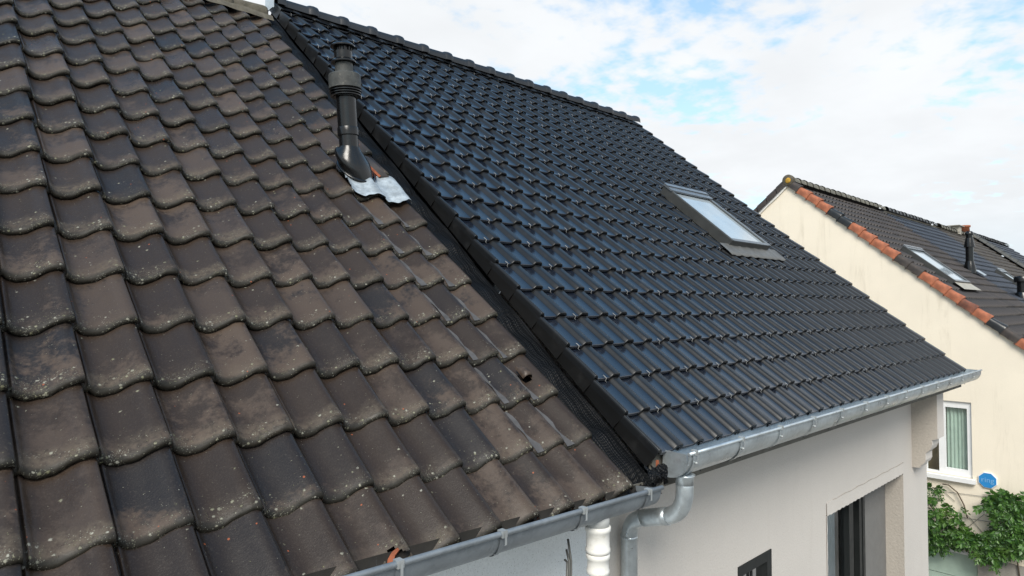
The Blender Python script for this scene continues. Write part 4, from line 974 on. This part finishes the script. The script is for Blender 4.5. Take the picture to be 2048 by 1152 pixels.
for t, x0, x1 in ((fb_, 18.76, 24.56), (fc, 24.58, 30.2), (fd, 30.22, 38.1)):
    wb = MB(); wb.box((x0, -0.6, GROUND), (x1, 9.5, -0.72)); wb.quad([(x1, -0.6, -0.7), (x1, 9.5, -0.7), (x1, FRY, 3.65)])
    wb.quad([(x0, FRY, 3.78), (x1, FRY, 3.78), (x1, 9.8, -0.72), (x0, 9.8, -0.72)]); wb.build('wall', M['cream'], t)

# ================================================================== ring sign
sg = thing('sign', 'blue octagonal alarm sign reading ring on the cream wall', 'sign', (FD, 0.69, -2.48))
sy, sz = 0.695, -2.475
def octo(r, x): return [(x, sy + r * math.cos(math.pi / 8 + math.pi / 4 * k), sz + r * math.sin(math.pi / 8 + math.pi / 4 * k)) for k in range(8)]
ob = MB(); ob.rings([octo(0.158, FD - 0.002), octo(0.160, FD - 0.03), octo(0.150, FD - 0.034)], 0, True, False); ob.build('board', M['white'], sg)
ob = MB(); ob.rings([octo(0.146, FD - 0.035), octo(0.146, FD - 0.039)], 0, True, False); ob.build('face', M['sign_blue'], sg)
cu = bpy.data.curves.new('ring', 'FONT'); cu.body = 'ring'; cu.size = 0.135; cu.align_x = 'CENTER'; cu.extrude = 0.0015
to = bpy.data.objects.new('lettering_source', cu); COL.objects.link(to); bpy.context.view_layer.update()
tm = bpy.data.meshes.new_from_object(to.evaluated_get(bpy.context.evaluated_depsgraph_get())); bpy.data.objects.remove(to); tm.materials.clear(); tm.materials.append(plain('pale sign lettering', (0.20, 0.44, 0.70), 0.5, var=0.02))
o = put('lettering', tm, sg, loc=(-0.0425, sy - 0.69, sz + 2.48 - 0.035), rot=(math.radians(90), 0, math.radians(-90)))

# ================================================================== climbing plant
vn = thing('climbing_plant', 'green wisteria climbing on wires across the cream gable wall above the garage', 'climbing plant', (FD - 0.05, 1.2, GROUND))
lf = MB(); vr = random.Random(21)
def frond(p, d, n, L, lw):
    """p start, d unit direction; n leaflet pairs"""
    side = d.cross(Vector((-1, 0, 0)))
    if side.length < 0.1: side = Vector((0, 1, 0))
    side.normalize(); out = Vector((-1, 0, 0))
    for k in range(n + 1):
        q = p + d * (0.30 * L * 1.0) * (k / n) * 3.0 + Vector((0, 0, -0.10 * L * (k / n) ** 2)) + out * (0.05 * math.sin(k / n * 2.5))
        for sg_ in ((-1, 1) if k < n else (0,)):
            ld = (d * 0.75 + side * sg_ * 0.9 + out * vr.uniform(-.35, .45) + Vector((0, 0, -.25))).normalized()
            ll = lw * vr.uniform(.75, 1.2); wv = ld.cross(out + Vector((vr.uniform(-.6, .6), vr.uniform(-.6, .6), vr.uniform(-.6, .6)))); 
            if wv.length < .05: continue
            wv = wv.normalized() * ll * 0.24
            b0 = q; m1 = q + ld * ll * 0.45 + out * .006
            k0 = len(lf.v); lf.v += [tuple(b0), tuple(m1 + wv), tuple(q + ld * ll), tuple(m1 - wv)]; lf.f.append((k0, k0 + 1, k0 + 2, k0 + 3)); lf.m.append(0); lf.sm.append(False)
def px2yz(x, y, X=FD - 0.12):
    d = Vector(((x - 1024) / FPX, (y - 576) / FPX, 1.0)); r = Vector([sum(WM[k][c] * d[k] for k in range(3)) for c in range(3)]); t = (X - CAM.x) / r.x; return CAM + r * t
# clumps where the plant stands: (centre y, centre z, ry, rz, fronds)
CL = []
for (x, y, rx, ry, n) in ((1866, 985, 22, 16, 26), (1868, 1012, 20, 18, 22), (1862, 1042, 20, 20, 26), (1884, 1036, 26, 16, 34), (1900, 1020, 8, 22, 9), (1918, 1028, 8, 18, 14), (1915, 1048, 14, 12, 16),
                          (1875, 1072, 28, 14, 46), (1862, 1090, 22, 18, 34), (1895, 1082, 26, 16, 44), (1918, 1068, 16, 12, 22), (1930, 1075, 22, 14, 40), (1950, 1082, 24, 16, 56), (1972, 1092, 26, 18, 70), (1990, 1110, 26, 14, 52),
                          (2000, 1075, 26, 24, 70), (2020, 1050, 24, 30, 80), (2010, 1015, 26, 22, 66), (1990, 1005, 20, 18, 36), (2030, 1010, 20, 18, 44), (2022, 1090, 26, 22, 66), (2040, 1030, 20, 36, 70), (2046, 1080, 18, 36, 60), (2062, 1050, 18, 60, 50), (2010, 985, 22, 10, 12)):
    c = px2yz(x, y); e = px2yz(x + rx, y); f = px2yz(x, y + ry); CL.append((c, abs(e.y - c.y), abs(f.z - c.z), n))
for c, ry, rz_, n in CL:
    for _ in range(int(n * 0.58)):
        a = vr.uniform(0, 6.283); q = math.sqrt(vr.random())
        p = Vector((FD - 0.04 - vr.random() * 0.26, c.y + ry * q * math.cos(a), c.z + rz_ * q * math.sin(a)))
        d = Vector((vr.uniform(-.4, .0), vr.uniform(-1, 1), vr.uniform(-.75, .45))).normalized()
        frond(p, d, vr.randint(4, 6), vr.uniform(.10, .19), vr.choice((.045, .06, .07, .08, .105)))
me = bpy.data.meshes.new('foliage'); me.from_pydata(lf.v, [], lf.f); me.materials.append(M['leaf']); me.update()
fo = put('foliage', me, vn); fo['kind'] = 'stuff'
st = MB()
for pts in (((2040, 1160), (2030, 1090), (2020, 1050), (2010, 1010)), ((2030, 1095), (1985, 1095), (1940, 1078), (1890, 1078), (1850, 1090)), ((1930, 1076), (1900, 1050), (1880, 1035), (1860, 1010)), ((1935, 1037), (1928, 1010), (1915, 985), (1897, 970), (1885, 968)), ((2062, 1160), (2058, 1080), (2050, 1010))):
    st.tube([px2yz(x, y, FD - 0.06) for x, y in pts], 0.012, 6)
st.build('stem', M['stem'], vn)
ww = MB()
for a, b_ in (((1880, 982), (1975, 994)), ((1925, 1035), (2000, 1047)), ((1935, 1055), (1985, 1015)), ((1935, 1030), (1965, 1065)), ((1890, 985), (1910, 1003))):
    p, q = px2yz(*a, FD - 0.02), px2yz(*b_, FD - 0.02); ww.tube([p, q], 0.004, 5)
wo = ww.build('trellis_wire', M['wire'], vn)
